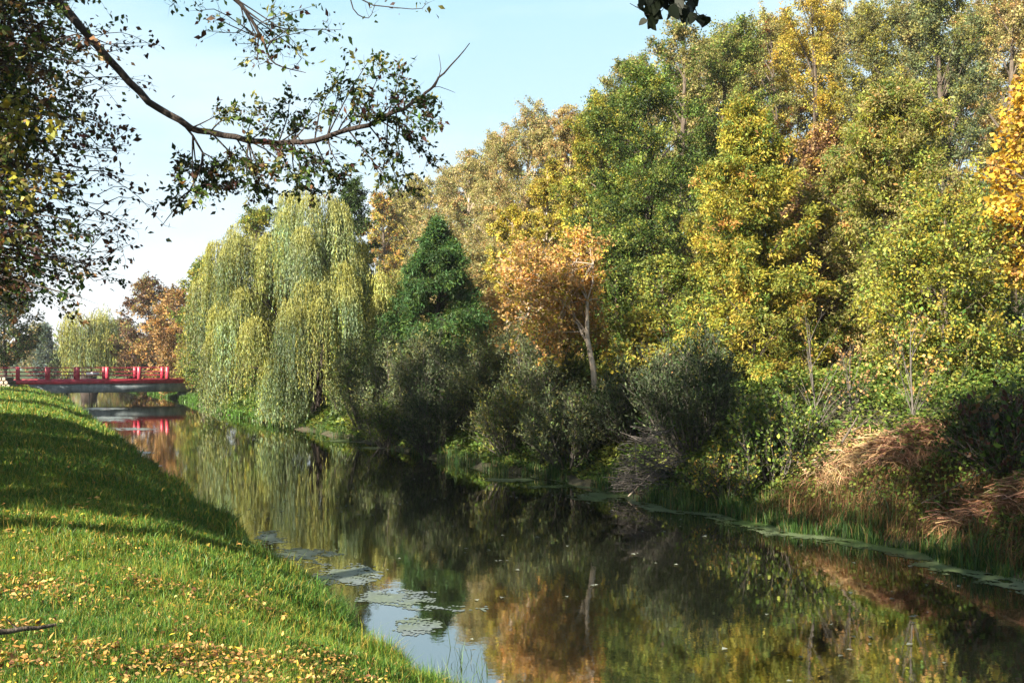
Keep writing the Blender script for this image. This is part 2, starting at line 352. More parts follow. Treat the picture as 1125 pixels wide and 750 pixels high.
def willow(name, label, Y, prof, ytop, ybot, nheads, nstr, tpx, lenr, step=.065, L=.1, W=.024, zmin=.12, pal=None):
    """prof: rows (py, left px, right px) of the crown"""
    X = wx(tpx, Y); g = max(float(ground(X, Y)), .05); base = V(X, Y, g)
    t = thing(name, base, label, 'tree', None)
    wood, fol = MB(), MB()
    pr = np.array(prof, float)
    hy = ytop + (ybot - ytop)*rng.random(nheads)**1.15; hy[-16:] = np.linspace(300, ybot, 16) if nheads > 60 else hy[-16:]
    lx, rx = np.interp(hy, pr[:, 0], pr[:, 1]), np.interp(hy, pr[:, 0], pr[:, 2])
    az = np.arange(nheads)*2.39996 + rng.uniform(0, 1, nheads); q = np.sqrt(np.where(rng.random(nheads) < .25, rng.uniform(.0, .35, nheads), rng.uniform(.35, 1, nheads)))
    if nheads > 60: az[-16:] = rng.uniform(-1.5, -.3, 16); q[-16:] = rng.uniform(.55, .95, 16)
    s = Y/F; hw = (rx - lx)/2*s - .25; cx = wx((lx+rx)/2, Y)
    hd = np.stack([cx + np.cos(az)*hw*q, Y + np.sin(az)*hw*.85*q, wz(hy, Y)], 1)
    fork = base + V(0, 0, (wz(ytop, Y) - g)*.3)
    tf, tp, trr = make_trunk(base, (wz(ytop, Y) - g)*.8, .34*s/.04, (.3, 0), .02)
    tubes(wood, tp, trr, 9)
    to = np.clip((hd[:, 2] - g - np.linalg.norm(hd[:, :2] - base[:2], axis=1)*1.0)/((wz(ytop, Y) - g)*.8), .12, .95)
    O = tf(to); k = np.linspace(0, 1, 8)[None, :, None]
    mid = (hd - O)*V(.0, .0, .25) + rng.normal(size=hd.shape)*.15
    Lm = O[:, None]*(1-k) + hd[:, None]*k + mid[:, None]*np.sin(k*PI)
    tubes(wood, Lm, np.linspace(.055, .012, 8)[None]*np.ones((nheads, 1)), 5)
    az0 = np.arctan2(hd[:, 1] - Y, hd[:, 0] - cx)
    for i in range(nheads):
        m = nstr
        a = az0[i] + rng.normal(0, 1.1, m); rr = (np.sqrt(rng.random(m))*.55 + .04)*rng.uniform(.6, 1.15)
        top = hd[i] + np.stack([np.cos(a)*rr, np.sin(a)*rr, .25 - rr**2*1.5 + rng.normal(0, .05, m)], 1)*(s/.0385)
        Ls = rng.uniform(*lenr, m)*rng.uniform(.75, 1.1); Ls = np.minimum(Ls, top[:, 2] - zmin - rng.uniform(0, .5, m))
        Ls = np.maximum(Ls, .2)
        ns = int(Ls.max()/step) + 1
        d = np.arange(ns)*step
        P = top[:, None] + np.zeros((m, ns, 3))
        o2 = np.stack([np.cos(a), np.sin(a)], 1)*rng.uniform(.05, .4, (m, 1))
        P[..., :2] += o2[:, None]*(1 - np.exp(-d*1.6))[None, :, None]
        P[..., :2] += (rng.normal(0, .035, (m, 1, 2))*d[None, :, None]) + .03*np.sin(d*2.2 + rng.uniform(0, 6, (m, 1)))[..., None]
        P[..., 2] -= d[None] - .28*np.exp(-d*2.5)[None]*0
        ok = (d[None] < Ls[:, None]) & (rng.random((m, ns)) < .93)
        Q = P[ok] + rng.normal(size=(ok.sum(), 3))*.018
        cl = np.broadcast_to(np.arange(m)[:, None], (m, ns))[ok]
        D = np.stack([rng.normal(0, .2, len(Q)), rng.normal(0, .2, len(Q)), -np.ones(len(Q))], 1)
        dep = np.broadcast_to(d[None], (m, ns))[ok]
        c = tints(pal or [('willow', 5), ('willowy', .8), ('lime', .8), ('grey', 1.4)], cl, .24)*math.exp(rng.normal(-.05, .26))*np.array([(1, 1, 1), (1.12, 1.03, .75), (.8, .92, 1.05)][rng.integers(3)])
        yel = np.clip(1 - dep/.8, 0, 1)[:, None]*.85                  # the arching tops have turned yellow first
        c = c*(1-yel) + np.array(PAL['willowy'])*yel
        z = rng.uniform(.7, 1.3, len(Q))
        leaves(fol, Q, D, max(L, 2.6*Y/F)*z, max(W, .75*Y/F)*z, c, up=0)
    wood.build('trunk', M['bark_dark'], t, smooth=True)
    fol.build('crown', M['leaf'], t, tint=True)
    return t
#@@SETTING
# ------------------------------------------------------------------ setting
def grid_sheet(name, us_, ss_, zf, mat, kind, turf=False, z=None):
    U, S = np.meshgrid(us_, ss_, indexing='ij'); X, Y = xy(U, S)
    Z = zf(X, Y) if zf else np.full(X.shape, z)
    mb = MB(); idx = np.arange(U.size).reshape(U.shape)
    q = np.stack([idx[:-1, :-1], idx[1:, :-1], idx[1:, 1:], idx[:-1, 1:]], -1).reshape(-1, 4)[:, ::-1]
    mb.add(np.stack([X, Y, Z], -1).reshape(-1, 3), q)
    o = mb.build(name, mat, smooth=True); tag(o, kind=kind)
    if turf:
        at = o.data.attributes.new('turf', 'FLOAT', 'POINT')
        far = np.clip((U - 45)/10, 0, 1); v = np.where(S > .25, 1., np.where(S < -7, .15 + .8*far, 0.))
        at.data.foreach_set('value', v.ravel().astype(np.float32))
    # face up
    o.data.update()
    if o.data.polygons[0].normal.z < 0:
        o.data.flip_normals()
    return o
ua = np.unique(np.concatenate([np.linspace(-200, -60, 6), np.linspace(-60, -12, 40), np.linspace(-12, 12, 300), np.linspace(12, 40, 180), np.linspace(40, 170, 200), np.linspace(170, 1200, 20)]))
sa = np.unique(np.concatenate([-np.geomspace(20, 1000, 20), np.linspace(-20, -12.5, 40), np.linspace(-12.5, -6, 110), np.linspace(-6, -.5, 14), np.linspace(-.5, 5.5, 110), np.linspace(5.5, 14, 30), np.geomspace(14, 1000, 25)]))
gr = grid_sheet('ground', ua, sa, ground, M['ground'], 'structure', True)
tag(gr, 'grassy canal banks and meadow around the dark water')
wt = grid_sheet('river_water', np.linspace(-60, 165, 40), np.linspace(-9.5, 1, 6), None, M['water'], 'structure', z=0.)
tag(wt, 'still dark canal water mirroring the autumn trees')
# ------------------------------------------------------------------ footbridge
BD = V(.8944, .4472, 0); BN = V(-.4472, .8944, 0); B0 = V(wx(200, 70), 70, 0)
def on_bridge(px):
    r = (px - CX)/F; t = (B0[0] - r*B0[1])/(BD[0] - r*BD[1]); return B0 - BD*t
def tt_of(px): return float(np.dot(on_bridge(px) - B0, BD))
Zd = wz(421.5, 67.5); ZT = wz(416.6, 67.5); ZR = wz(402.3, 67.5); ZG = wz(431.2, 67.5); UP = V(0, 0, 1)
tL, tR = tt_of(-60), tt_of(209)
br = thing('footbridge', on_bridge(110)*V(1, 1, 0), 'red railed footbridge with grey concrete side beam crossing the canal', 'bridge')
def bbox(name, t0, t1, off, wd, z0, z1, mat, bev=.01, parent=None):
    mb = MB(); c = B0 + BD*(t0+t1)/2 + BN*off + UP*(z0+z1)/2
    box(mb, c, BD*(t1-t0)/2, BN*wd/2, UP*(z1-z0)/2, bev); return mb.build(name, mat, parent or br)
BW = 2.7
for off in (0, BW):
    bbox('edge_beam', tL, tR, off, .22, Zd, ZT, M['red'], .02)
    bbox('girder', tt_of(32), tt_of(206), off + (.13 if off == 0 else -.13), .3, ZG, Zd - .003, M['concrete'], .015)
bbox('deck', tL, tR, BW/2, BW - .226, ZT - .2, ZT - .05, M['asphalt'], 0)
bbox('abutment', tR - .55, tR + .5, BW/2, BW - .9, -.3, ZG + .2, M['concrete'], .02)
bbox('abutment', tt_of(28), tt_of(44), BW/2, BW - .9, -.3, ZG + .2, M['concrete'], .02)
for off, pxs in ((0, [-16, 19.6, 53, 85.5, 117.8, 153, 184]), (BW, [-16, 19.6, 53, 85.5, 117.8, 153, 184])):
    prev = None
    for p in pxs:
        t = tt_of(p + 0.0)
        pb = bbox('post', t - .125, t + .125, off, .3, ZT + .002, ZR - .05, M['red'], .02)
        bbox('post_cap', t - .145, t + .145, off, .34, ZR - .048, ZR, M['red'], .015, pb)
        if prev is not None:
            mb = MB()
            for zz in (ZR - .1, ZR - .38, ZR - .62):
                a = B0 + BD*(prev + .12) + BN*off + UP*zz; b = B0 + BD*(t - .12) + BN*off + UP*zz
                tubes(mb, np.array([a, b]), np.array([.022, .022]), 8)
            mb.build('railing', M['darkred'], br, smooth=True)
        prev = t
# red end plate on the right bank
bbox('end_block', tR + .02, tR + .3, .0, .26, Zd - .38, Zd - .12, M['red'], .03)
# park furniture beyond the bridge
def bench():
    Y = 82; X = wx(61, Y); g = float(ground(X, Y)); t = thing('park_bench', (X, Y, g), 'red slatted park bench on the lawn behind the footbridge', 'bench')
    mb = MB()
    for dy in (-.18, 0, .18): box(mb, (X, Y+dy, g+.46), (.85, 0, 0), (0, .07, 0), (0, 0, .02), .005)
    mb.build('seat', M['red'], t)
    mb = MB()
    for dz in (.68, .86): box(mb, (X, Y+.3, g+dz), (.85, 0, 0), (0, .02, 0), (0, 0, .07), .005)
    mb.build('backrest', M['red'], t)
    for sx in (-.65, .65):
        mb = MB(); box(mb, (X+sx, Y-.12, g+.22), (.035, 0, 0), (0, .035, 0), (0, 0, .215)); box(mb, (X+sx, Y+.26, g+.45), (.035, 0, 0), (0, .017, 0), (0, 0, .45)); box(mb, (X+sx, Y+.06, g+.41), (.03, 0, 0), (0, .16, 0), (0, 0, .025))
        mb.build('leg', M['metal'], t)
bench()
def sign():
    Y = 84; X = wx(102, Y); g = float(ground(X, Y)); z = wz(410, Y)
    t = thing('info_board', (X, Y, g), 'low white board on a dark stand behind the middle of the footbridge', 'board')
    mb = MB(); box(mb, (X, Y, z), (.5, 0, 0), (0, .16, 0), (0, 0, .15), .02); mb.build('panel', M['white'], t)
    for sx in (-.3, .3):
        mb = MB(); box(mb, (X+sx, Y, (g-.05+z-.15)/2), (.03, 0, 0), (0, .03, 0), (0, 0, (z-.15-g+.05)/2)); mb.build('leg', M['metal'], t)
sign()
def logs():
    Y = 61; X = wx(6, Y); g = float(ground(X, Y)); k = 0
    for r_, n_ in ((0, 4), (1, 3), (2, 2)):
        for i in range(n_):
            cx = X + (i - (n_-1)/2)*.27; cz = g + .13 + r_*.22
            t = thing('log', (cx, Y-.5, cz-.13), ['brown cut log in the bottom row of the pile by the left bridge end', 'brown cut log in the middle row of the pile by the left bridge end', 'brown cut log topping the pile by the left bridge end'][r_], 'log', 'cut logs piled at the bridge end')
            mb = MB(); tubes(mb, np.array([(cx, Y-.5, cz), (cx, Y, cz+.01), (cx+.02, Y+.5, cz)]), np.array([.13, .125, .13])*rng.uniform(.85, 1.), 10); mb.build('bark', M['bark'], t, smooth=True)
            for yy in (-.49, .49):
                mb = MB(); tubes(mb, np.array([(cx, Y+yy, cz), (cx, Y+yy*1.04, cz)]), np.array([.115, .001]), 10); mb.build('cut_face', M['bark_pale'], t)
            k += 1
logs()
#@@TREES
# ------------------------------------------------------------------ trees of the right bank, far to near
GBACK = 'trees of the back row on the right bank'
mix_olive = [('olive', 3), ('green', 1.5), ('khaki', 1), ('ygreen', .8)]
mix_wisp = [('khaki', 3), ('olive', 2), ('tan', 1.2), ('willow', .8)]
mix_green = [('green', 4), ('lime', 1.6), ('dark', 1.5), ('ygreen', .5)]
mix_thuja = [('lime', 2.2), ('ygreen', 3), ('yellow', 1.5), ('green', 1.3), ('orange', .25)]
mix_thuja2 = [('olive', 2), ('lime', 1.6), ('ygreen', 1.3), ('khaki', 1.6), ('orange', .4), ('green', 1)]
def back(px, Y, top, w, kind, pal, label, **k): return tree('broadleaf_tree', label, 'tree', px, Y, top, w, kind, pal, group=GBACK, **k)
back(745, 40, 18, 120, 'sparse', [('olive', 2), ('khaki', 2), ('green', 1)], 'thin tree with bare limbs and sky gaps beside the hanging dark leaves', bark='bark', cover=1.5)
back(800, 42, 25, 140, 'round', [('green', 2), ('olive', 3), ('lime', 1)], 'olive green round crowned tree rising behind the tall yellow thuja', cover=2.2)
back(885, 44, -12, 150, 'sparse', [('yellow', 4), ('ygreen', 1.5), ('gold', 1)], 'tall open tree with upright bare limbs and yellow leaf clumps at its top', cover=1.1, bark='bark')
back(955, 40, 5, 130, 'poplar', [('olive', 3), ('ygreen', 1.4), ('grey', 1.6)], 'grey green upright tree between the yellow topped tree and the dense poplar', cover=1.6)
back(1035, 36, -25, 140, 'poplar', [('grey', 3), ('olive', 2), ('greydark', 1), ('lime', .6)], 'dense grey green poplar reaching the top edge above the olive thuja', cover=2.4)
back(1115, 42, -20, 130, 'sparse', [('khaki', 3), ('olive', 1.5), ('tan', 1)], 'half bare khaki tree behind the golden maple', cover=1.6, bark='bark')
back(845, 47, 15, 120, 'sparse', [('olive', 3), ('khaki', 1), ('red', .5)], 'thin dark limbed tree showing sky between the thuja and the yellow topped tree', cover=1.1)
tree('broadleaf_tree', 'big deep green tree with dark limbs left of the tall yellow thuja', 'tree', 712, 32, 82, 165, 'round', mix_green, group=GBACK, n=80, bark='bark_dark')
tree('broadleaf_tree', 'yellow green tree just left of the big deep green tree', 'tree', 655, 36, 112, 90, 'round', [('ygreen', 3), ('lime', 2), ('yellow', 1), ('green', 1)], group=GBACK)
tree('birch_tree', 'tallest wispy khaki birch behind the orange leaved tree', 'birch', 583, 58, 118, 125, 'wispy', mix_wisp, group='wispy khaki birches', bark='bark_pale')
tree('birch_tree', 'wispy khaki birch between the dark conifer and the tallest birch', 'birch', 520, 76, 168, 110, 'wispy', mix_wisp, group='wispy khaki birches', bark='bark_pale')
tree('birch_tree', 'wispy birch right behind the dark green conifer', 'birch', 466, 100, 192, 90, 'wispy', [('khaki', 2), ('olive', 2), ('ygreen', 1.5)], group='wispy khaki birches', bark='bark_pale')
tree('birch_tree', 'slim brownish birch between the tallest birch and the yellow green tree', 'birch', 628, 50, 118, 80, 'wispy', [('tan', 2), ('khaki', 2), ('olive', 1)], group='wispy khaki birches', bark='bark_pale')
tree('birch_tree', 'pale trunked young tree with two small bright yellow crowns above the orange leaves', 'birch', 562, 33, 225, 52, 'round', [('yellow', 3), ('ygreen', 2), ('lime', 1)], bark='bark_pale', cb=.5, n=34, jag=.3)
tree('broadleaf_tree', 'bright yellow crowned tree in front of the tallest birch', 'tree', 598, 38, 176, 62, 'round', [('yellow', 3), ('ygreen', 2), ('lime', 1)], cb=.35, n=40, bark='bark_pale')
tree('conifer_tree', 'dark blue green conifer between the weeping willow and the orange tree', 'conifer', 482, 40, 241, 185, 'conifer', [('conifer', 5), ('dark', .6), ('green', 1.6)], cone=.95, cover=4.5, rise=-.12, grav=.3, tl=.24, bark='bark_dark')
tree('broadleaf_tree', 'yellow orange tree peeking out right behind the weeping willow', 'tree', 420, 92, 212, 60, 'round', [('yellow', 2), ('orange', 1.3), ('olive', 2), ('dark', .7)])
tree('broadleaf_tree', 'dark green treetop rising behind the top of the willow', 'tree', 388, 52, 196, 60, 'round', [('dark', 3), ('green', 1)])
tree('broadleaf_tree', 'green tree leaning out behind the upper left of the willow', 'tree', 285, 56, 228, 80, 'round', [('green', 2), ('ygreen', 2), ('lime', 2)])
tree('broadleaf_tree', 'small yellow green tree left of the willow above the brown bushes', 'tree', 225, 66, 284, 60, 'round', [('lime', 2), ('green', 2), ('yellow', .8)])
for px, Y, top, w, kind, pal, lb in [(500, 88, 182, 100, 'wispy', mix_wisp, 'khaki treetop filling the skyline between the two left birches'),
        (550, 66, 148, 95, 'wispy', [('khaki', 3), ('olive', 2)], 'khaki treetop just left of the tallest birch'), (440, 110, 206, 90, 'wispy', [('khaki', 2), ('olive', 1), ('grey', 1)], 'pale distant treetop left of the conifer tip'),
        (665, 52, 100, 110, 'round', [('ygreen', 2), ('green', 2), ('olive', 2), ('yellow', .5)], 'olive treetop behind the yellow green tree'), (700, 50, 60, 110, 'round', [('green', 2), ('olive', 2), ('khaki', 1)], 'high green treetop behind the big deep green tree'),
        (770, 52, 40, 140, 'round', [('olive', 3), ('khaki', 1.5), ('green', 1)], 'olive treetop left of the olive green round crowned tree'), (850, 54, 20, 150, 'round', [('olive', 2), ('ygreen', 1.5), ('khaki', 1.5)], 'broad olive treetop at the top of the skyline'),
        (930, 52, 0, 150, 'round', [('olive', 2), ('khaki', 2), ('grey', 1)], 'grey olive treetop behind the grey green upright tree'), (1000, 50, 0, 140, 'round', [('grey', 2), ('olive', 2), ('khaki', 1)], 'grey green treetop left of the dense poplar'),
        (1090, 50, -5, 150, 'round', [('khaki', 2), ('olive', 2), ('tan', 1)], 'khaki treetop above the golden maple')]:
    back(px, Y, top, w, kind, pal, lb, cover=3)
# far trees round the bridge
tree('broadleaf_tree', 'purplish brown tree on the right bank beyond the footbridge', 'tree', 165, 84, 306, 70, 'round', [('brown', 3), ('tan', 1), ('maroon', 1.5), ('olive', 1)], cb=.04, lower=.03)
tree('broadleaf_tree', 'orange tan round tree at the right end of the footbridge', 'tree', 196, 76, 318, 76, 'round', [('tan', 3), ('orange', 1), ('brown', 1), ('olive', .7)], cb=.02, lower=.02)
tree('broadleaf_tree', 'low yellow green bush tree behind the right bridge posts', 'bush', 208, 74, 368, 34, 'bush', [('ygreen', 2), ('olive', 2), ('tan', .6)])
willow('weeping_willow', 'small distant weeping willow seen above the footbridge railing', 96, [(334, 82, 112), (350, 72, 124), (380, 70, 128), (410, 70, 126)], 338, 385, 40, 36, 98, (2, 4.5), step=.2, L=.25, W=.06, zmin=1.2, pal=[('willow', 3), ('willowy', 1.5), ('lime', 1.5)])
tree('spruce_tree', 'distant blue grey spruce above the left part of the footbridge', 'conifer', 50, 120, 357, 32, 'conifer', [('blue', 3), ('grey', 1)], bark='bark_dark')
tree('broadleaf_tree', 'distant pale brown tree behind the blue grey spruce', 'tree', 40, 150, 356, 34, 'round', [('khaki', 2), ('grey', 2)], cb=.05)
tree('broadleaf_tree', 'dark tree with brown leaf patches over the left end of the footbridge', 'tree', 6, 78, 308, 72, 'round', [('dark', 4), ('tan', .8), ('green', .7)], bark='bark_dark', cb=.2)
tree('broadleaf_tree', 'low dark green tree between the spruce and the far willow', 'tree', 66, 110, 384, 22, 'round', [('dark', 2), ('grey', 1)], cb=.05)
tree('broadleaf_tree', 'far low grey green tree right of the distant willow', 'tree', 133, 130, 352, 60, 'round', [('olive', 2), ('grey', 1), ('brown', 1)], cb=.05)
# far treeline that reads as one mass
fb, fw = MB(), MB()
Pn = 26000
ux = rng.uniform(-260, 160, Pn); yy = rng.uniform(190, 230, Pn)
hh = 6 + 3.5*noise(ux, yy*0, 14, 3) + 2*noise(ux, yy*0, 4, 4)
P = np.stack([ux, yy, ground(ux, yy) + hh*rng.random(Pn)**.7], 1)
leaves(fb, P, rng.normal(size=(Pn, 3)), 1.3, .8, tints([('grey', 2), ('olive', 2), ('brown', 1), ('blue', 1.5)], (ux/5 - (-260/5)).astype(int)))
tag(fb.build('far_woods', M['leaf'], tint=True), 'far grey green line of woods on the horizon', kind='stuff')
# middle row on the right bank
tree('thuja_tree', 'tall yellow green pointed thuja in the middle of the right bank', 'conifer', 822, 24, 106, 195, 'thuja', mix_thuja, cone=.62, cover=5, t0=.12, bark='bark_dark')
tree('thuja_tree', 'broad olive green thuja with brownish tips left of the golden maple', 'conifer', 985, 25, 86, 250, 'thuja', mix_thuja2, cone=.5, cover=4.6, t0=.15, bark='bark_dark')
tree('broadleaf_tree', 'wide yellow green tree below the golden maple', 'tree', 1040, 21, 215, 175, 'round', [('lime', 2), ('ygreen', 2), ('yellow', .7), ('green', 1.5)], cb=.1)
tree('maple_tree', 'golden orange maple cut off by the right edge', 'maple', 1142, 20, 74, 118, 'round', [('gold', 4), ('yellow', 1.8), ('orange', .8)], cb=.36, L=.1, W=.075, n=80, a=.65)
tree('oak_tree', 'dry brown leaved tree wedged between the two big thujas', 'tree', 905, 27, 140, 90, 'round', [('tan', 3), ('brown', 2.5), ('maroon', .8), ('yellow', .5)], cb=.25)
tree('broadleaf_tree', 'light green bushy tree left of the tall yellow thuja', 'tree', 728, 25, 285, 110, 'round', [('lime', 2), ('green', 2), ('ygreen', 1)], cb=.05, lower=.03)
tree('broadleaf_tree', 'low bright yellow green bush right of the pale forked trunk', 'bush', 705, 24, 345, 90, 'bush', [('ygreen', 2), ('yellow', 1.5), ('lime', 2)])
tree('broadleaf_tree', 'leafy green tree filling the gap behind the pale forked trunk', 'tree', 675, 29, 265, 100, 'round', [('green', 2), ('lime', 1), ('dark', 1)], cb=.05)
def orange_tree():
    Y = 24.; pb = pt(656, 432, Y); g = float(ground(pb[0], Y)); base = V(pb[0], Y, g)
    t = thing('maple_tree', base, 'orange leaved tree with pale forked trunk above the grey shrubs', 'maple')
    wood, fol = MB(), MB()
    def line(pts, r0, r1, K=12):
        pts = np.array(pts, float); tt = np.linspace(0, 1, len(pts)); k = np.linspace(0, 1, K)
        P = np.stack([np.interp(k, tt, pts[:, i]) for i in range(3)], 1)
        tubes(wood, P, np.linspace(r0, r1, K), 8); return P
    line([base, pt(652, 405, Y), pt(645, 370, Y), pt(645, 330, Y)], .085, .042)
    line([pt(647, 378, Y), pt(640, 368, Y+.1), pt(630, 345, Y+.2), pt(615, 305, Y+.4)], .04, .018)
    line([pt(645, 330, Y), pt(640, 320, Y), pt(630, 305, Y+.1), pt(626, 285, Y+.1)], .024, .005)
    line([pt(645, 330, Y), pt(651, 312, Y), pt(652, 295, Y+.2), pt(648, 272, Y+.3)], .024, .005)
    n = 46; o = [pt(645, 330, Y), pt(652, 290, Y), pt(628, 300, Y), pt(630, 345, Y), pt(615, 305, Y+.3), pt(645, 365, Y)]
    O = np.array([o[i % 6] for i in range(n)])
    ex, ey = rng.uniform(545, 668, n), rng.uniform(238, 400, n); ey = np.maximum(ey, 238 + np.abs(ex-620)*.6)
    E = np.stack([wx(ex, Y), Y + np.where(np.abs(ex - 648) < 22, .35 + np.abs(rng.normal(0, .6, n)), rng.normal(.3, .8, n)), wz(ey, Y)], 1)
    k = np.linspace(0, 1, 6)[None, :, None]
    Lm = O[:, None]*(1-k) + E[:, None]*k + (rng.normal(size=(n, 1, 3))*.12)*np.sin(k*PI)
    tubes(wood, Lm, np.linspace(.012, .004, 6)[None].repeat(n, 0), 5)
    spray(wood, fol, Lm, None, 14, .55, 34, .08, .052, [('orange', 3), ('yellow', 1.4), ('tan', 3), ('ygreen', .4)], t0=.3, spread=.06, tw_r=.006, hold=.7)
    wood.build('trunk', M['bark_pale'], t, smooth=True); fol.build('crown', M['leaf'], t, tint=True)
orange_tree()
tree('broadleaf_tree', 'orange brown low tree behind the grey shrubs left of the pale trunk', 'tree', 585, 28, 265, 100, 'round', [('orange', 2.4), ('tan', 3), ('yellow', 1), ('ygreen', .8)], cb=.12, bark='bark_pale', cover=2.2)
# the weeping willow
willow('weeping_willow', 'large weeping willow trailing long yellow green strands into the water', 41, [(206, 335, 362), (225, 285, 396), (262, 236, 408), (300, 218, 446), (350, 212, 448), (400, 210, 440), (450, 214, 410), (475, 220, 395)], 212, 412, 104, 70, 350, (1.5, 3.8), L=.12, W=.023)
# gap fillers between trunks: understory trees of the second line
us_n = 0
for px, Y, top, w, pal, lb in [(770, 30, 300, 120, mix_green, 'green understory tree just behind the tall thuja'), (900, 30, 300, 140, mix_thuja2, 'olive understory tree behind the dry brown tree'),
        (1010, 31, 280, 140, [('green', 2), ('lime', 1), ('dark', 1)], 'green understory tree behind the olive thuja'), (1120, 29, 280, 120, mix_green, 'dark green understory tree below the maple at the right edge'),
        (445, 50, 300, 80, mix_olive, 'olive understory tree between willow and conifer'), (535, 50, 270, 90, mix_wisp, 'khaki understory tree right of the conifer'),
        (640, 38, 260, 110, mix_olive, 'olive understory tree behind the orange leaved maple'), (345, 60, 300, 200, mix_olive, 'olive tree mostly hidden behind the weeping willow'), (262, 55, 330, 110, mix_green, 'low green tree showing under the left strands of the willow'), (222, 70, 350, 50, mix_olive, 'low olive tree between the bridge end and the willow')]:
    tree('broadleaf_tree', lb, 'tree', px, Y, top, w, 'round', pal, group='understory trees of the right bank', cb=.04, cover=2.4)
#@@SHRUBS
GS = 'grey green willow shrubs along the right bank'
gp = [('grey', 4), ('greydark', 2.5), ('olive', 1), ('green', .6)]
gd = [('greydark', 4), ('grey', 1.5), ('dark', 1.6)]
def S(px, Y, top, w, pal, label, **k): return shrub('willow_shrub', label, 'shrub', px, Y, top, w, pal, group=GS, **k)
S(402, 34.5, 368, 80, [('grey', 3), ('green', 2), ('olive', 1)], 'green grey shrub right beside the hanging willow strands')
S(445, 31.5, 374, 100, gp, 'tall grey green shrub below the left side of the conifer')
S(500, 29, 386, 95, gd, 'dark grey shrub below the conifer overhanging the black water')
S(545, 27.5, 364, 100, gp, 'tall grey green shrub standing below the khaki birches')
S(596, 25.5, 366, 85, gp, 'grey green shrub left of the pale forked trunk')
S(560, 24.6, 425, 80, [('grey', 2), ('green', 1.2), ('olive', 1), ('ygreen', .5)], 'low lighter green shrub leaning over the water in front of the tallest shrub')
S(625, 22.6, 430, 100, gp, 'low grey shrub at the waterline below the pale forked trunk')
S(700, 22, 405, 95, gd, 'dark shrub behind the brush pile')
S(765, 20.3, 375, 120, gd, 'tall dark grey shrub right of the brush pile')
S(472, 30.6, 378, 95, gp, 'grey green shrub between the two shrubs below the conifer')
S(583, 26.6, 360, 95, gp, 'tall upright grey green shrub just left of the low lighter one')
S(640, 22.9, 434, 80, gp, 'low grey green shrub in front of the foot of the pale forked trunk')
S(684, 22.6, 424, 84, gp, 'grey green shrub between the pale forked trunk and the brush pile')
S(720, 24, 385, 90, gp, 'grey shrub below the bright yellow green bush')
S(425, 30.5, 440, 60, [('green', 2), ('grey', 2), ('lime', .6)], 'small green shrub at the waterline near the willow')
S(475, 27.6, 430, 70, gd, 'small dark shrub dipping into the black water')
shrub('dogwood_shrub', 'sprawling dark shrub at the right edge above the dry grass', 'shrub', 1108, 14.8, 425, 125, [('dark', 2.4), ('green', 1), ('maroon', 1), ('brown', .6)], L=.09, W=.05)
shrub('bramble_bush', 'green bramble with yellowing leaves left of the straw heap', 'shrub', 850, 17.6, 440, 120, [('green', 4), ('lime', 1.5), ('yellow', .3), ('dark', 1)], L=.06, W=.04, stems=50)
shrub('bramble_bush', 'low bramble with orange leaves just above the reeds', 'shrub', 800, 17.6, 492, 90, [('lime', 1.5), ('yellow', .7), ('green', 2), ('dark', 1), ('orange', .3)], L=.055, W=.035)
shrub('bramble_bush', 'dark bramble behind the thin leaning sapling', 'shrub', 900, 22, 412, 140, [('dark', 3), ('green', 2), ('brown', .6)], L=.065, W=.042)
shrub('bramble_bush', 'dark green bramble between the two bare saplings', 'shrub', 985, 22, 415, 150, [('dark', 2.5), ('green', 2), ('lime', .6)], L=.065, W=.042)
shrub('bramble_bush', 'bramble with yellow green leaves below the wide yellow green tree', 'shrub', 1075, 20, 400, 150, [('dark', 2), ('green', 2), ('ygreen', 1)], L=.065, W=.042)
# bare saplings
def sapling(px, py, Y, top, w, label, leafy, tilt=0., pal=None):
    X = wx(px, Y); g = float(ground(X, Y)); base = V(X, Y, g); H = wz(top, Y) - g
    t = thing('sapling', base, label, 'sapling', 'bare young saplings on the right bank'); wood, fol = MB(), MB()
    tf, tp, trr = make_trunk(base, H, .022, (tilt, 0), .012); tubes(wood, tp, trr, 6)
    Lm, R = limbset(base, H, w/2/F*Y, .3, 14, lambda z: env(.1+.85*z, .7, .5), 2.2, trunk=tf, lower=.2)
    tubes(wood, Lm, np.linspace(.009, .003, 6)[None].repeat(14, 0), 4)
    spray(wood, fol, Lm, None, 5, .3, leafy, .06, .04, pal or [('orange', 1), ('tan', 1)], t0=.3, out=1.5, grav=-.2, tw_r=.003)
    wood.build('trunk', M['twig_grey'], t, smooth=True); fol.build('crown', M['dead'], t, tint=True)
sapling(904, 470, 18, 345, 60, 'thin bare sapling leaning left above the straw heap', 1, -.35)
sapling(1003, 485, 17, 350, 60, 'slender straight sapling with a few orange leaves', 3, 0)
sapling(935, 440, 18.5, 378, 55, 'small sapling with dry pinkish leaves between the two taller saplings', 4, 0, [('tan', 2), ('brown', 1)])
sapling(733, 420, 22, 385, 24, 'short pale sapling stem left of the dark grey shrub', 1, -.2)
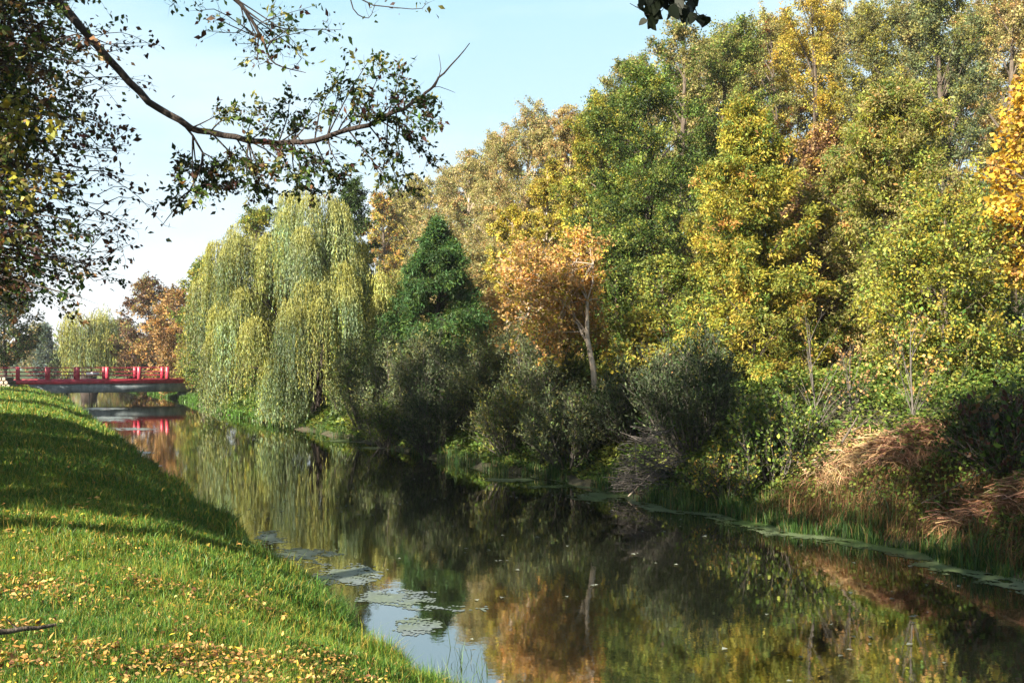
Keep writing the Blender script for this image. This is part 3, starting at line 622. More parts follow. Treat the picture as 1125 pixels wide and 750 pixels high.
# brush pile
def brush(px, py, Y, w, h, label, n=420):
    X = wx(px, Y); g = max(float(ground(X, Y)), 0); t = MB()
    rad = w/2/F*Y; H = h/F*Y
    a = rng.uniform(0, 2*PI, n); q = np.sqrt(rng.random(n)); z = H*(1 - q**2)*rng.random(n)**.6
    Cn = np.stack([X + np.cos(a)*rad*q*.8, Y + np.sin(a)*rad*.6*q, g + z*.85 + .03], 1)
    d = unit(np.stack([rng.normal(size=n), rng.normal(size=n)*.8, rng.normal(0, .35, n)], 1)); ln = rng.uniform(.25, .75, n)[:, None]
    k = np.linspace(-.5, .5, 6)[None, :, None]
    P = Cn[:, None] + d[:, None]*ln[:, None]*k + rng.normal(size=(n, 1, 3))*.12*(.25 - k**2) + rng.normal(size=(n, 6, 3))*.01
    P[..., 2] = np.maximum(P[..., 2], .015)
    tubes(t, P, rng.uniform(.003, .011, n)[:, None]*np.linspace(1.2, .4, 6)[None], 4)
    o = t.build('brush_pile', M['twig_grey'], smooth=True); tag(o, label, 'brush pile')
brush(718, 505, 19.3, 105, 85, 'tangled heap of bare grey twigs at the waterline')
# straw heaps
def straw(name, px, py, Y, w, h, label, n, slope=1., col=None, dy=.8, ln=(.25, .7), drift=(.5, -.6, -.4)):
    X = wx(px, Y); mb = MB(); rad = w/2/F*Y; ry = dy
    # mound body follows the bank
    a = np.linspace(0, 2*PI, 25)[:-1]; rings = []
    for q in (1.0, .85, .65, .42, .2, .02):
        x = X + np.cos(a)*rad*q; y = Y + np.sin(a)*ry*q
        rings.append(np.stack([x, y, ground(x, y) + h*(1-q**2)*(.6 + .7*noise(x, y, .45, 5)) - (.06 if q == 1. else .0)], 1))
    R_ = np.array(rings); idx = np.arange(R_.shape[0]*24).reshape(-1, 24)
    mb.add(R_.reshape(-1, 3), np.stack([idx[:-1], np.roll(idx[:-1], -1, 1), np.roll(idx[1:], -1, 1), idx[1:]], -1).reshape(-1, 4), (.16, .1, .055))
    a = rng.uniform(0, 2*PI, n); q = np.sqrt(rng.random(n))*rng.uniform(.8, 1.25, n)
    x = X + np.cos(a)*rad*q; y = Y + np.sin(a)*ry*q; z = ground(x, y) + h*np.clip(1-q**2, 0, 1)*(.6 + .7*noise(x, y, .45, 5))
    clump = (noise(x, y, .35, 6)*3).astype(int)
    ang = math.atan2(drift[1], drift[0]) + noise(x, y, .35, 7)*1.6 + rng.normal(0, .6, n)
    d = np.stack([np.cos(ang), np.sin(ang), rng.normal(drift[2]*.4, .42, n)], 1); d = unit(d)
    L_ = rng.uniform(*ln, n)[:, None]; W_ = rng.uniform(.004, .011, n)[:, None]
    S_ = unit(np.cross(d, V(0, 0, 1) + rng.normal(size=(n, 3))*.5))
    P0 = np.stack([x, y, np.maximum(z, ground(x, y)) + rng.uniform(0, .13, n)], 1) - d*L_*.5; pts = []
    for k in (0, .35, .7, 1.):
        c = P0 + d*L_*k; c[:, 2] += L_[:, 0]*.22*math.sin(k*PI) 
        gz = ground(c[:, 0], c[:, 1]); qq = np.hypot((c[:, 0]-X)/rad, (c[:, 1]-Y)/ry)
        c[:, 2] = np.maximum(c[:, 2], gz + .02)
        ww = W_*(1.1 - k*.8); pts += [c + S_*ww, c - S_*ww]
    v = np.stack(pts, 1); b = np.arange(n)[:, None]*8
    qd = np.concatenate([b + np.array([0, 1, 3, 2]), b + np.array([2, 3, 5, 4]), b + np.array([4, 5, 7, 6])], 0)
    cc = np.array(col or PAL['straw'])*np.exp(rng.normal(0, .35, (n, 1)))*(1 + .1*rng.normal(size=(n, 3)))
    mb.add(v.reshape(-1, 3), qd, np.clip(np.concatenate([cc]*3), .01, .8))
    o = mb.build(name, M['dead'], tint=True); return tag(o, label, 'straw heap')
straw('straw_heap', 932, 500, 17.0, 84, .08, 'sunlit heap of pale dry reeds on the steep bank below the saplings', 4600, dy=.8)
straw('straw_heap', 1000, 520, 16.2, 80, .05, 'shaded reddish dry reed heap right of the sunlit one', 2400, col=(.38, .22, .13), dy=.5)
straw('straw_heap', 1090, 560, 13.8, 95, .04, 'brown flattened dry grass heap above the reeds at the right edge', 2200, col=(.36, .2, .115), dy=.6)
# timber on the bank
def stick(px0, py0, Y0, px1, py1, Y1, r, label, mat='bark_pale', name='fallen_branch'):
    a, b = pt(px0, py0, Y0), pt(px1, py1, Y1); k = np.linspace(0, 1, 8)[:, None]
    P = a*(1-k) + b*k + rng.normal(size=(8, 3))*.005; mb = MB(); tubes(mb, P, np.linspace(r, r*.55, 8), 8)
    stub = P[3]; d = unit(rng.normal(size=3) + V(0, 0, 1))
    tubes(mb, np.array([stub, stub + d*.06, stub + d*.11 + V(.01, 0, 0)]), np.array([r*.4, r*.25, r*.1]), 6)
    return tag(mb.build(name, M[mat], smooth=True), label, 'branch')
stick(925, 486, 16.9, 943, 456, 17.2, .022, 'stout broken branch sticking up out of the sunlit reed heap', 'bark')
stick(938, 474, 16.8, 962, 454, 17.0, .012, 'thinner broken branch leaning right beside the stout one', 'bark')
stick(1012, 552, 13.9, 1130, 494, 14.2, .006, 'long thin pole leaning across the dry grass at the right edge', 'bark')
stick(862, 472, 17.2, 905, 462, 17.4, .022, 'short pale branch lying left of the sunlit reed heap')
stick(-14, 697, 5.6, 62, 686, 5.9, .018, 'brown dead branch lying in the near grass at the left edge', 'bark')
stick(690, 545, 19, 727, 510, 19.2, .016, 'pale stick leaning out of the brush pile')
#@@STUFF
# ------------------------------------------------------------------ grass, reeds, undergrowth
def blades(mb, x, y, z, h, w, cols, bend=.5, dirn=None):
    n = len(x); a = rng.uniform(0, 2*PI, n) if dirn is None else dirn
    d = np.stack([np.cos(a), np.sin(a), np.zeros(n)], 1); f = rng.uniform(0, 2*PI, n)
    S_ = np.stack([np.cos(f), np.sin(f), np.zeros(n)], 1)*w[:, None]/2
    bd = (rng.random(n)*bend)[:, None]; H = h[:, None]
    p0 = np.stack([x, y, z], 1); up = V(0, 0, 1)
    p1 = p0 + up*H*.55 + d*H*bd*.3; p2 = p0 + up*H*(1 - bd*.35) + d*H*bd
    v = np.stack([p0 - S_, p0 + S_, p1 + S_*.75, p1 - S_*.75, p2 + S_*.12, p2 - S_*.12], 1)
    b = np.arange(n)[:, None]*6
    mb.add(v.reshape(-1, 3), np.concatenate([b + np.array([0, 1, 2, 3]), b + np.array([3, 2, 4, 5])]), np.concatenate([cols, cols]))
gmb = MB()
for (y0, y1, dens, w, h) in [(3.6, 6.5, 10500, .0036, .052), (6.5, 9, 7000, .0048, .058), (9, 14, 3400, .008, .07), (14, 24, 1000, .016, .09), (24, 42, 340, .028, .11), (42, 80, 110, .05, .13)]:
    area = (y1-y0)*1.118*6.3; n = int(dens*area)
    yy = rng.uniform(y0, y1, n); s_ = rng.uniform(.03, 5.6, n)
    u_ = (yy - OR[1] - NR[1]*s_)/DR[1]; s_ = s_ + s_left(u_); x, y = xy(u_, s_)
    px = CX + F*x/y; ok = (px > -260); x, y, s_, u_ = x[ok], y[ok], s_[ok], u_[ok]; n = len(x)
    z = ground(x, y) - .006
    tuft = noise(x, y, .22, 3); patch = noise(x, y, 1.3, 4)
    edge = np.clip(1 - np.abs(s_ - .15)/.5, 0, 1)
    hh = h*np.exp(rng.normal(0, .3, n))*(1 + .45*tuft + .2*patch)*(1 + 1.3*edge)
    c0 = np.array([(.06, .16, .022), (.13, .24, .03), (.3, .31, .045), (.5, .34, .07)])
    pk = rng.choice(4, n, p=[.42, .35, .15, .08])
    c = c0[pk]*np.exp(rng.normal(0, .25, (n, 1)))*(1 + .18*patch[:, None]*np.array([1.2, .5, 0]))
    blades(gmb, x, y, z, np.clip(hh, .015, .5), np.full(n, w)*rng.uniform(.6, 1.3, n), np.clip(c, .005, .6), .9)
# taller tufts hanging over the water's edge
n = 15000; u_ = rng.uniform(-6, 1, n); u_ = np.where(rng.random(n) < .5, rng.uniform(-6, 8, n), rng.uniform(8, 60, n)); s_ = np.abs(rng.normal(0, .16, n)) + s_left(u_); x, y = xy(u_, s_)
tf_ = np.clip(noise(u_*1., u_*0, .5, 5), 0, 1)
blades(gmb, x, y, ground(x, y) - .02, rng.uniform(.1, .3, n)*(.5 + tf_), rng.uniform(.004, .008, n)*np.clip(y/9, 1, 5), np.clip(np.array([(.05, .12, .02)])*np.exp(rng.normal(0, .4, (n, 1))), 0, .5), 1.1)
n = 46; x = rng.normal(-.42, .12, n); y = rng.normal(8.35, .35, n)
blades(gmb, x, y, np.full(n, -.02), rng.uniform(.08, .34, n), rng.uniform(.004, .007, n), np.clip(np.array([(.05, .09, .03)])*np.exp(rng.normal(0, .4, (n, 1))), 0, .5), .9)
tag(gmb.build('grass', M['blade'], tint=True), 'short green lawn grass covering the near left bank', kind='stuff')
# fallen leaves
lmb = MB(); n = 95000
yy = 3.8 + rng.random(n)**1.3*9; s_ = rng.uniform(.3, 5.4, n); u_ = (yy - OR[1] - NR[1]*s_)/DR[1]; x, y = xy(u_, s_)
dn = np.clip(np.interp(y, [5, 8], [.55, .25]) + 1.3*noise(x, y, .6, 6) + .5*noise(x, y, .16, 2), .01, 1)*np.clip((s_ - .3)/1.6, .08, 1)*np.interp(y, [4, 8, 13], [1, .45, .05]); ok = rng.random(n) < dn*1.3; x, y = x[ok], y[ok]; n = len(x)
P = np.stack([x, y, ground(x, y) + rng.uniform(.02, .055, n)], 1); D = rng.normal(size=(n, 3))*V(1, 1, .35)
leaves(lmb, P, D, np.clip(np.exp(rng.normal(-3.6, .4, n)), .012, .06), np.clip(np.exp(rng.normal(-4.1, .35, n)), .008, .035), tints([('yellow', .5), ('gold', 1), ('orange', 4), ('tan', 3), ('brown', 2.6)], np.arange(n), .35), up=.9)
n = 700; u_ = rng.uniform(3, 40, n); s_ = rng.uniform(.3, 4.8, n); x, y = xy(u_, s_)
leaves(lmb, np.stack([x, y, ground(x, y) + .07], 1), rng.normal(size=(n, 3))*V(1, 1, .4), .07, .05, tints([('yellow', 3), ('orange', 1)], np.arange(n)), up=2.5)
tag(lmb.build('fallen_leaves', M['dead'], tint=True), 'yellow and orange fallen leaves strewn over the near grass', kind='stuff')
# reeds of the right bank
rmb = MB(); n = 30000
u_ = np.where(rng.random(n) < .7, rng.uniform(-8, 13, n), rng.uniform(13, 38, n)); dr = np.abs(rng.normal(.05, .3, n)) - .12; s_ = s_right(u_) - dr; x, y = xy(u_, s_)
tf_ = noise(x, y, .5, 7); ok = tf_ > np.where(u_ > 7, .25, -.4) - .3*rng.random(n); x, y, u_, tf_ = x[ok], y[ok], u_[ok], tf_[ok]; n = len(x)
c0 = np.array([(.035, .095, .022), (.075, .15, .03), (.17, .2, .05), (.3, .2, .09)]); c = c0[rng.choice(4, n, p=[.45, .35, .14, .06])]*np.exp(rng.normal(0, .28, (n, 1)))
blades(rmb, x, y, np.maximum(ground(x, y), -.03), rng.uniform(.08, .42, n)*(.65 + .5*tf_)*np.exp(rng.normal(0, .25, n)), rng.uniform(.008, .016, n), c, .45)
n = 26000; u_ = rng.uniform(-9, 5.5, n); dr = rng.uniform(.1, 1.9, n); s_ = s_right(u_) - dr; x, y = xy(u_, s_)
c = np.array([(.3, .17, .085), (.2, .1, .05), (.09, .11, .03)])[rng.choice(3, n, p=[.5, .25, .25])]*np.exp(rng.normal(0, .35, (n, 1)))
blades(rmb, x, y, ground(x, y), rng.uniform(.12, .42, n), rng.uniform(.006, .013, n), c, 1.6, dirn=rng.normal(-1.2, .7, n))
tag(rmb.build('reeds', M['blade'], tint=True), 'green and dry reeds fringing the right waterline', kind='stuff')
# undergrowth of the right bank
umb = MB(); n = 270000
u_ = -9 + 58*rng.random(n)**1.2; dr = .25 + 8.5*rng.random(n)**1.2; s_ = s_right(u_) - dr; x, y = xy(u_, s_)
lump = np.clip(.45 + .55*noise(x, y, .8, 8), 0, 1.2)
hgt = .8*lump*np.clip((dr - .2)/1.2, .15, 1); q = rng.random(n)**.5
P = np.stack([x, y, ground(x, y) + hgt*q + .02], 1); cl = (np.floor(x*2.2) + 100).astype(int)*400 + (np.floor(y*2.2) + 10).astype(int); cl = np.unique(cl, return_inverse=True)[1]
sz = rng.uniform(.05, .1, n)*np.clip(y/18, .8, 2)
leaves(umb, P, rng.normal(size=(n, 3))*V(1, 1, .5), sz, sz*.65, tints([('green', 5), ('dark', .6), ('lime', 2.6), ('brown', .1)], cl), up=1.4)
tag(umb.build('undergrowth', M['leaf'], tint=True), 'green nettles and ivy covering the right bank under the trees', kind='stuff')
# low plants at the bridge banks
n = 36000; u_ = rng.uniform(33, 110, n); s_ = s_right(u_) - rng.uniform(-.05, 3, n); x, y = xy(u_, s_); vm = MB()
blades(vm, x, y, ground(x, y), rng.uniform(.1, .35, n), np.full(n, .06), np.clip(np.array([(.07, .16, .02)])*np.exp(rng.normal(0, .35, (n, 1))), 0, .5), .8)
tag(vm.build('bank_grass', M['blade'], tint=True), 'bright grass on the right bank round the footbridge', kind='stuff')
# floating duckweed
smb = MB(); fmb = MB()
def cells(u0, u1, s0, s1, du, ds, test, col, mb):
    U, S_ = np.meshgrid(np.arange(u0, u1, du), np.arange(s0, s1, ds), indexing='ij'); U = U + rng.normal(0, du*.1, U.shape); S_ = S_ + rng.normal(0, ds*.1, S_.shape)
    X, Y = xy(U, S_); ok = test(U, S_, X, Y)
    i = np.arange(U.size).reshape(U.shape); ok = ok[:-1, :-1] & ok[1:, 1:]
    q = np.stack([i[:-1, :-1], i[1:, :-1], i[1:, 1:], i[:-1, 1:]], -1)[ok][:, ::-1]
    n = len(q); cx = X[:-1, :-1][ok]; cy = Y[:-1, :-1][ok]
    c = np.array(col(cx, cy))*np.exp(rng.normal(0, .14, (n, 1)))
    mb.add(np.stack([X, Y, np.full(X.shape, .004)], -1).reshape(-1, 3), q, c)
def right_band(U, S_, X, Y):
    w = np.interp(U, [-8, -1, 2, 5, 8, 11, 14, 20], [.75, .8, .75, .75, .6, .3, .1, .0]) + .16*noise(U, S_, .5, 2)
    return (S_ - s_right(U) + .22*noise(U, S_*2, .17, 4) + .2*rng.random(U.shape)**2 < w*.8) & (noise(X, Y, .16, 3) > -.6)
def rcol(x, y):
    k = np.clip(.5 + .6*noise(x, y, .7, 4), 0, 1)[:, None]; return np.array((.09, .15, .04))*k + np.array((.17, .21, .12))*(1-k)
cells(-9, 20, -8.6, -5.8, .035, .03, right_band, rcol, smb)
PATCH = [(665, 545, 42, 9), (600, 534, 40, 3), (560, 527, 50, 2.5), (430, 492, 50, 3), (380, 484, 45, 2.5)]
def patchtest(lst, thr, sc):
    def f(U, S_, X, Y):
        px = CX + F*X/Y; py = HY + F*CAMZ/Y; r = np.full(X.shape, 9.)
        for a, b, rx, ry in lst: r = np.minimum(r, ((px-a)/rx)**2 + ((py-b)/ry)**2)
        return (r + thr*noise(X, Y, sc, 5) + .45*noise(X*1.3 + Y*.4, Y*2.2, sc*.3, 6) + .35*noise(X, Y, sc*.11, 3) < .62 - .6*rng.random(X.shape)**2) & (Y > 5)
    return f
cells(8, 36, -7.6, -3.2, .05, .045, patchtest(PATCH, .5, .7), rcol, smb)
def lcol(x, y): k = np.clip(.5 + .8*noise(x, y, .3, 4), 0, 1)[:, None]; return np.array((.13, .16, .1))*k + np.array((.14, .165, .165))*(1-k)
cells(-4, 14, -3.6, .2, .035, .03, patchtest([(300, 592, 26, 13), (335, 612, 46, 13), (375, 632, 55, 14), (440, 655, 60, 12), (500, 668, 60, 6), (460, 690, 35, 16)], .55, .45), lcol, smb)
cells(14, 60, -5.5, .2, .09, .07, patchtest([(112, 449, 40, 2), (120, 460, 46, 4), (150, 471, 40, 2), (120, 480, 20, 3), (160, 497, 16, 2), (165, 512, 16, 2), (205, 545, 20, 4), (225, 553, 16, 4)], .35, 1.1), lcol, smb)
tag(smb.build('duckweed', M['scum'], tint=True), 'pale mats of duckweed and scum floating along both waterlines', kind='stuff')
n = 420; fu = rng.uniform(-4, 14, n); fs = rng.uniform(-7.2, -.4, n); x, y = xy(fu, fs); ok = noise(x, y, 1.2, 6) > .1; x, y = x[ok], y[ok]; n = len(x)
leaves(fmb, np.stack([x, y, np.full(n, .006)], 1), rng.normal(size=(n, 3))*V(1, 1, .01), rng.uniform(.03, .09, n), rng.uniform(.03, .07, n), np.tile((.3, .33, .27), (n, 1))*rng.uniform(.5, 1.3, (n, 1)), up=40)
tag(fmb.build('floating_leaves', M['dead'], tint=True), 'scattered pale leaves floating on the dark water', kind='stuff')
#@@NEAR
# ------------------------------------------------------------------ near left maple whose limbs hang into the picture
def smooth_line(pts, K):
    pts = np.array(pts, float); n = len(pts); k = np.linspace(0, n-1, K); out = []
    for t in k:
        i = min(int(t), n-2); f = t - i; p = [pts[max(i-1, 0)], pts[i], pts[i+1], pts[min(i+2, n-1)]]
        out.append(.5*((2*p[1]) + (-p[0]+p[2])*f + (2*p[0]-5*p[1]+4*p[2]-p[3])*f*f + (-p[0]+3*p[1]-3*p[2]+p[3])*f**3))
    return np.array(out)
def maple():
    bx, by = -9.4, 11.5; g = float(ground(bx, by)); base = V(bx, by, g)
    t = thing('maple_tree', base, 'dark leaved tree on the left bank whose long bare limb arches over the water', 'maple')
    wood, fol = MB(), MB()
    tubes(wood, smooth_line([base - V(0, 0, .2), base + V(.1, 0, 2.5), base + V(.3, -.1, 5.5), base + V(.2, .1, 9), base + V(.4, 0, 12)], 16), np.linspace(.3, .05, 16), 12)
    dk = [('dark', 3), ('green', 1), ('olive', 1.2), ('maroon', .8), ('brown', 1.6), ('tan', .4)]
    # the long limb
    Yb = 9.6
    main = smooth_line([base + V(.3, 0, 6.6), pt(-120, -60, 10.2), pt(10, -32, 9.9), pt(62, 2, 9.8), pt(100, 43, Yb), pt(150, 98, Yb), pt(200, 135, Yb), pt(255, 151, Yb), pt(325, 157, Yb), pt(380, 144, Yb), pt(430, 126, Yb), pt(462, 108, Yb), pt(484, 84, Yb), pt(516, 48, Yb)], 60)
    main[22:58] += rng.normal(size=(36, 3))*.006; main[20:] += (np.sin(np.arange(40)*1.3)[:, None]*.009)*V(0, .3, 1)
    lr = np.concatenate([np.linspace(.11, .038, 18), np.linspace(.037, .022, 28), np.linspace(.021, .004, 14)])
    limb = MB(); tubes(limb, main, lr, 8)
    lp = [('dark', 3.4), ('olive', 1.2), ('green', .8), ('maroon', .8), ('brown', .3)]
    def subs(srcs, ends, jz=.3, r=.009):
        L_ = []
        for a, b in zip(srcs, ends):
            m = (a+b)/2 + rng.normal(size=3)*.08*np.linalg.norm(b-a); L_.append(smooth_line([a, m, b], 6))
        L_ = np.array(L_); tubes(limb, L_, np.linspace(r, r*.3, 6)[None].repeat(len(L_), 0), 5); return L_
    def P_(lst, Y=Yb, dj=.35): return [pt(a, b, Y + rng.normal(0, dj)) for a, b in lst]
    def near_main(e):
        px = CX + F*e[0]/e[1]; i = int(np.argmin(np.abs(CX + F*main[:, 0]/main[:, 1] - (px - rng.uniform(8, 45))) + (np.arange(60) < 18)*9999)); return main[i]
    ends = P_([(398, 105), (420, 75), (408, 62), (440, 78), (455, 100), (470, 112), (380, 72), (372, 85), (345, 108), (360, 120), (330, 125), (318, 108), (405, 165), (430, 172), (455, 160), (470, 175), (425, 195), (440, 205), (380, 190), (350, 180), (365, 205), (330, 190), (310, 185), (460, 140), (475, 130), (440, 140), (415, 130), (395, 125), (300, 130), (280, 125), (248, 122), (265, 130), (450, 208)])
    L1 = subs([near_main(e) for e in ends], ends)
    spray(limb, fol, L1, None, 12, .26, 14, .05, .028, lp, t0=.2, out=1.2, spread=.014, tw_r=.0028, ldir=(.1, 0, -.2), hold=.75)
    # drooping side branch on the left with its tip below
    drop = smooth_line([main[27], pt(222, 165, Yb), pt(218, 190, Yb), pt(205, 215, Yb), pt(190, 232, Yb), pt(178, 248, Yb)], 10); tubes(limb, drop, np.linspace(.013, .003, 10), 6)
    e2 = P_([(196, 225), (215, 218), (235, 215), (250, 205), (262, 195), (285, 205), (300, 215), (240, 180), (225, 190), (270, 178), (290, 185), (250, 170), (275, 215), (310, 170), (205, 180), (198, 195), (330, 205), (345, 212), (365, 195)])
    L2 = subs([drop[rng.integers(1, 6)] if e[0] < pt(255, 0, Yb)[0] else near_main(e) for e in e2], e2)
    spray(limb, fol, L2, None, 13, .24, 15, .05, .028, lp, t0=.25, out=1., spread=.014, tw_r=.0028, ldir=(0, 0, -.3), hold=.8)
    tubes(limb, np.array([smooth_line([main[52], pt(484, 80, Yb), pt(482, 60, Yb)], 6), smooth_line([main[50], pt(478, 95, Yb), pt(500, 102, Yb)], 6)]), np.linspace(.006, .002, 6)[None].repeat(2, 0), 5)
    limb.build('limb', M['bark_dark'], t, smooth=True)
    # upper limb: twig fan hanging from the top edge
    up = MB(); Yt = 9.2
    m2 = smooth_line([base + V(.3, 0, 7.6), pt(60, -120, 9.6), pt(190, -40, Yt), pt(252, -6, Yt), pt(275, 20, Yt), pt(290, 48, Yt), pt(302, 70, Yt), pt(336, 80, Yt)], 30)
    tubes(up, m2, np.concatenate([np.linspace(.09, .02, 15), np.linspace(.018, .003, 15)]), 7)
    limb, keep = up, limb
    e3 = P_([(232, 35), (262, 48), (245, 20), (280, 60), (312, 62), (325, 50), (300, 30), (320, 22), (345, 32), (375, 33), (340, 8), (300, 8), (222, 12), (318, 78), (296, 66), (265, 28)], Yt, .25)
    L3 = []
    for e in e3: L3.append(smooth_line([m2[rng.integers(13, 24)], (m2[18] + e)/2 + rng.normal(size=3)*.1, e], 6))
    L3 = np.array(L3); tubes(up, L3, np.linspace(.007, .002, 6)[None].repeat(len(L3), 0), 4)
    spray(up, fol, L3, None, 8, .2, 5, .055, .03, lp, t0=.3, out=1., spread=.03, tw_r=.0025, hold=.7)
    L4 = np.array([smooth_line([pt(370, -30, Yt), pt(400, 2, Yt), pt(430, 8, Yt), pt(462, 10, Yt), pt(468, 2, Yt)], 10), smooth_line([pt(380, -30, Yt), pt(388, 10, Yt), pt(405, 20, Yt), pt(412, 4, Yt)], 10), smooth_line([m2[10], pt(180, -8, Yt), pt(192, 2, Yt), pt(186, 8, Yt)], 10)])
    L4[0][0] = m2[12]; L4[1][0] = L4[0][1]
    tubes(up, L4, np.linspace(.008, .002, 10)[None].repeat(3, 0), 5)
    spray(up, fol, L4, None, 5, .14, 3, .055, .03, lp, t0=.4, tw_r=.002)
    up.build('limb', M['bark_dark'], t, smooth=True)
    # the leafy mass along the left edge
    nL = 250
    ey = rng.uniform(-70, 335, nL); lim = np.interp(ey, [-70, 40, 75, 150, 200, 250, 300, 335], [130, 105, 92, 112, 118, 112, 122, 105])
    ex = rng.uniform(-130, 1, nL); ex = np.where(rng.random(nL) < .75, rng.uniform(-20, 1, nL) + rng.random(nL)**1.35*lim, ex)
    ed = rng.uniform(8.3, 12.5, nL); E = np.stack([wx(ex, ed), ed, wz(ey, ed)], 1)
    oz = np.clip(E[:, 2] - .2*np.abs(E[:, 0] - bx) + .6, 3.2, 10.5); O = np.stack([np.full(nL, bx + .2), np.full(nL, by), oz], 1)
    k = np.linspace(0, 1, 8)[None, :, None]; arc = np.zeros((nL, 1, 3)); arc[..., 2] = .5
    Lm = O[:, None]*(1-k) + E[:, None]*k + (arc + rng.normal(size=(nL, 1, 3))*.2)*np.sin(k*PI)
    tubes(wood, Lm, np.linspace(.03, .005, 8)[None].repeat(nL, 0), 5)
    spray(wood, fol, Lm, None, 15, .5, 28, .05, .031, dk, t0=.55, out=.8, spread=.02, tw_r=.0035, hold=.55)
    # small spray with sunlight put into its lighter yellow-green leaf colour
    e5 = P_([(40, 120), (30, 150), (12, 135), (60, 140), (45, 175), (20, 190), (10, 230), (55, 215)], 8.8, .3)
    L5 = np.array([smooth_line([V(bx+.2, by, 6), (V(bx, by, 6)+e)/2 + V(0, 0, .4), e], 6) for e in e5])
    spray(wood, fol, L5, None, 12, .35, 10, .07, .045, [('ygreen', 2), ('olive', 2), ('tan', .6)], t0=.7, tw_r=.003)
    # bare twigs reaching right
    bt = []
    for _ in range(46):
        y0 = rng.uniform(40, 300); a = pt(rng.uniform(60, 110), y0, 9.6); L0 = rng.uniform(25, 75)
        bt.append(smooth_line([a, a + V(wx(CX+L0*.5, 9.6), rng.normal(0, .1), rng.normal(0, .09)), a + V(wx(CX+L0, 9.6), rng.normal(0, .2), rng.normal(.02, .16))], 7))
    bt = np.array(bt); tubes(wood, bt, np.linspace(.005, .0015, 7)[None].repeat(len(bt), 0), 4)
    spray(wood, fol, bt, None, 5, .16, 2.4, .055, .035, [('maroon', 2), ('brown', 1), ('dark', 1)], t0=.3, out=1.3, tw_r=.002)
    # rest of the crown, out of the frame
    Lr, R = limbset(base, 13, 3.1, .3, 60, lambda z: env(.03+.95*z, .8, .5), .5, trunk=lambda t_: np.stack([bx + .3*t_, by + 0*t_, g + 12*t_], -1), lean=(-.6, 0))
    tubes(wood, Lr, np.linspace(.06, .012, 6)[None].repeat(60, 0), 5)
    sel = fol
    spray(wood, sel, Lr, None, 12, .9, 34, .11, .075, dk, t0=.35, spread=.12, tw_r=.006)
    wood.build('trunk', M['bark_dark'], t, smooth=True); fol.build('crown', M['leaf'], t, tint=True)
maple()
# linden behind the camera, one limb hanging in at the top edge
def linden():
    bx, by = -3.6, -3.2; g = float(ground(bx, by)); base = V(bx, by, g)
    t = thing('linden_tree', base, 'overhanging tree whose large dark heart shaped leaves dip in at the top edge', 'linden')
    wood, fol = MB(), MB()
    tubes(wood, smooth_line([base - V(0, 0, .2), base + V(0, .1, 3), base + V(.2, 0, 6), base + V(.1, 0, 9)], 12), np.linspace(.26, .05, 12), 12)
    Yl = 5.0
    m = smooth_line([base + V(.1, 0, 3.6), V(-1.6, .5, 5.6), V(0, 3.2, 5.2), pt(735, -30, Yl)], 14); tubes(wood, m, np.linspace(.07, .008, 14), 7)
    L_ = np.array([smooth_line([m[rng.integers(9, 13)], (m[13] + pt(a, b, Yl))/2, pt(a, b, Yl + rng.normal(0, .08))], 6) for a, b in [(698, 8), (708, 16), (722, 10), (738, 12), (752, 12), (764, 20), (776, 16), (706, -5), (735, -2), (760, -4), (692, 4), (745, 4), (720, 0), (712, 4), (728, -4), (755, 6)]])
    tubes(wood, L_, np.linspace(.004, .0015, 6)[None].repeat(len(L_), 0), 5)
    m_ = []
    for l in L_:
        for j in range(5):
            f = rng.uniform(.45, 1.02); i = min(int(f*5), 4); m_.append(l[i] + (l[i+1]-l[i])*(f*5-i) + rng.normal(size=3)*.018)
    P = np.array(m_); n = len(P); D = rng.normal(size=(n, 3))*.45 + V(.1, 0, -1); D = unit(D)
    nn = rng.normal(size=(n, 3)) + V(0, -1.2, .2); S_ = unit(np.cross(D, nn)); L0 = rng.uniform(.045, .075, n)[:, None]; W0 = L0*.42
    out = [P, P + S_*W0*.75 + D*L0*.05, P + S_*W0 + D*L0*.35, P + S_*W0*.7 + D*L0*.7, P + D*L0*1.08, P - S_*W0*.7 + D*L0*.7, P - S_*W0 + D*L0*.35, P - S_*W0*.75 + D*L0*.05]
    b = np.arange(n)[:, None]*8
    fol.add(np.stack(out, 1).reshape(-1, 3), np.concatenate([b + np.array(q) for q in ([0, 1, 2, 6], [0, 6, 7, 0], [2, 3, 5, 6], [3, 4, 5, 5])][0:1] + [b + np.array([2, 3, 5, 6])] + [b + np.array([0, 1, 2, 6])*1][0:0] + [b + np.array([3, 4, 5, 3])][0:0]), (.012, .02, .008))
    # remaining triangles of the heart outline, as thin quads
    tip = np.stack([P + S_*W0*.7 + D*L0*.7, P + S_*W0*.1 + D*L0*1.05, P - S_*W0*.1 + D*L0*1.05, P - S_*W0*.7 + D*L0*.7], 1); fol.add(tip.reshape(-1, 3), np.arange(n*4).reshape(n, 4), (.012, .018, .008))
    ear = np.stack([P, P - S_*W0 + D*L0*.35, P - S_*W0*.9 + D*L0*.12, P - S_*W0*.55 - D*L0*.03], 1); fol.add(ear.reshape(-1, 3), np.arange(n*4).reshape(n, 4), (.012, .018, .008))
    Lr, R = limbset(base, 10, 2.6, .45, 40, lambda z: env(.03+.95*z, .8, .5), .6, lean=(0, 0))
    tubes(wood, Lr, np.linspace(.05, .012, 6)[None].repeat(40, 0), 5)
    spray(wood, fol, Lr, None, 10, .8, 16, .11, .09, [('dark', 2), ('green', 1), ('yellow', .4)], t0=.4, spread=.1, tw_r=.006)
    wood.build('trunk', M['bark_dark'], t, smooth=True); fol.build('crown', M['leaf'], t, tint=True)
linden()
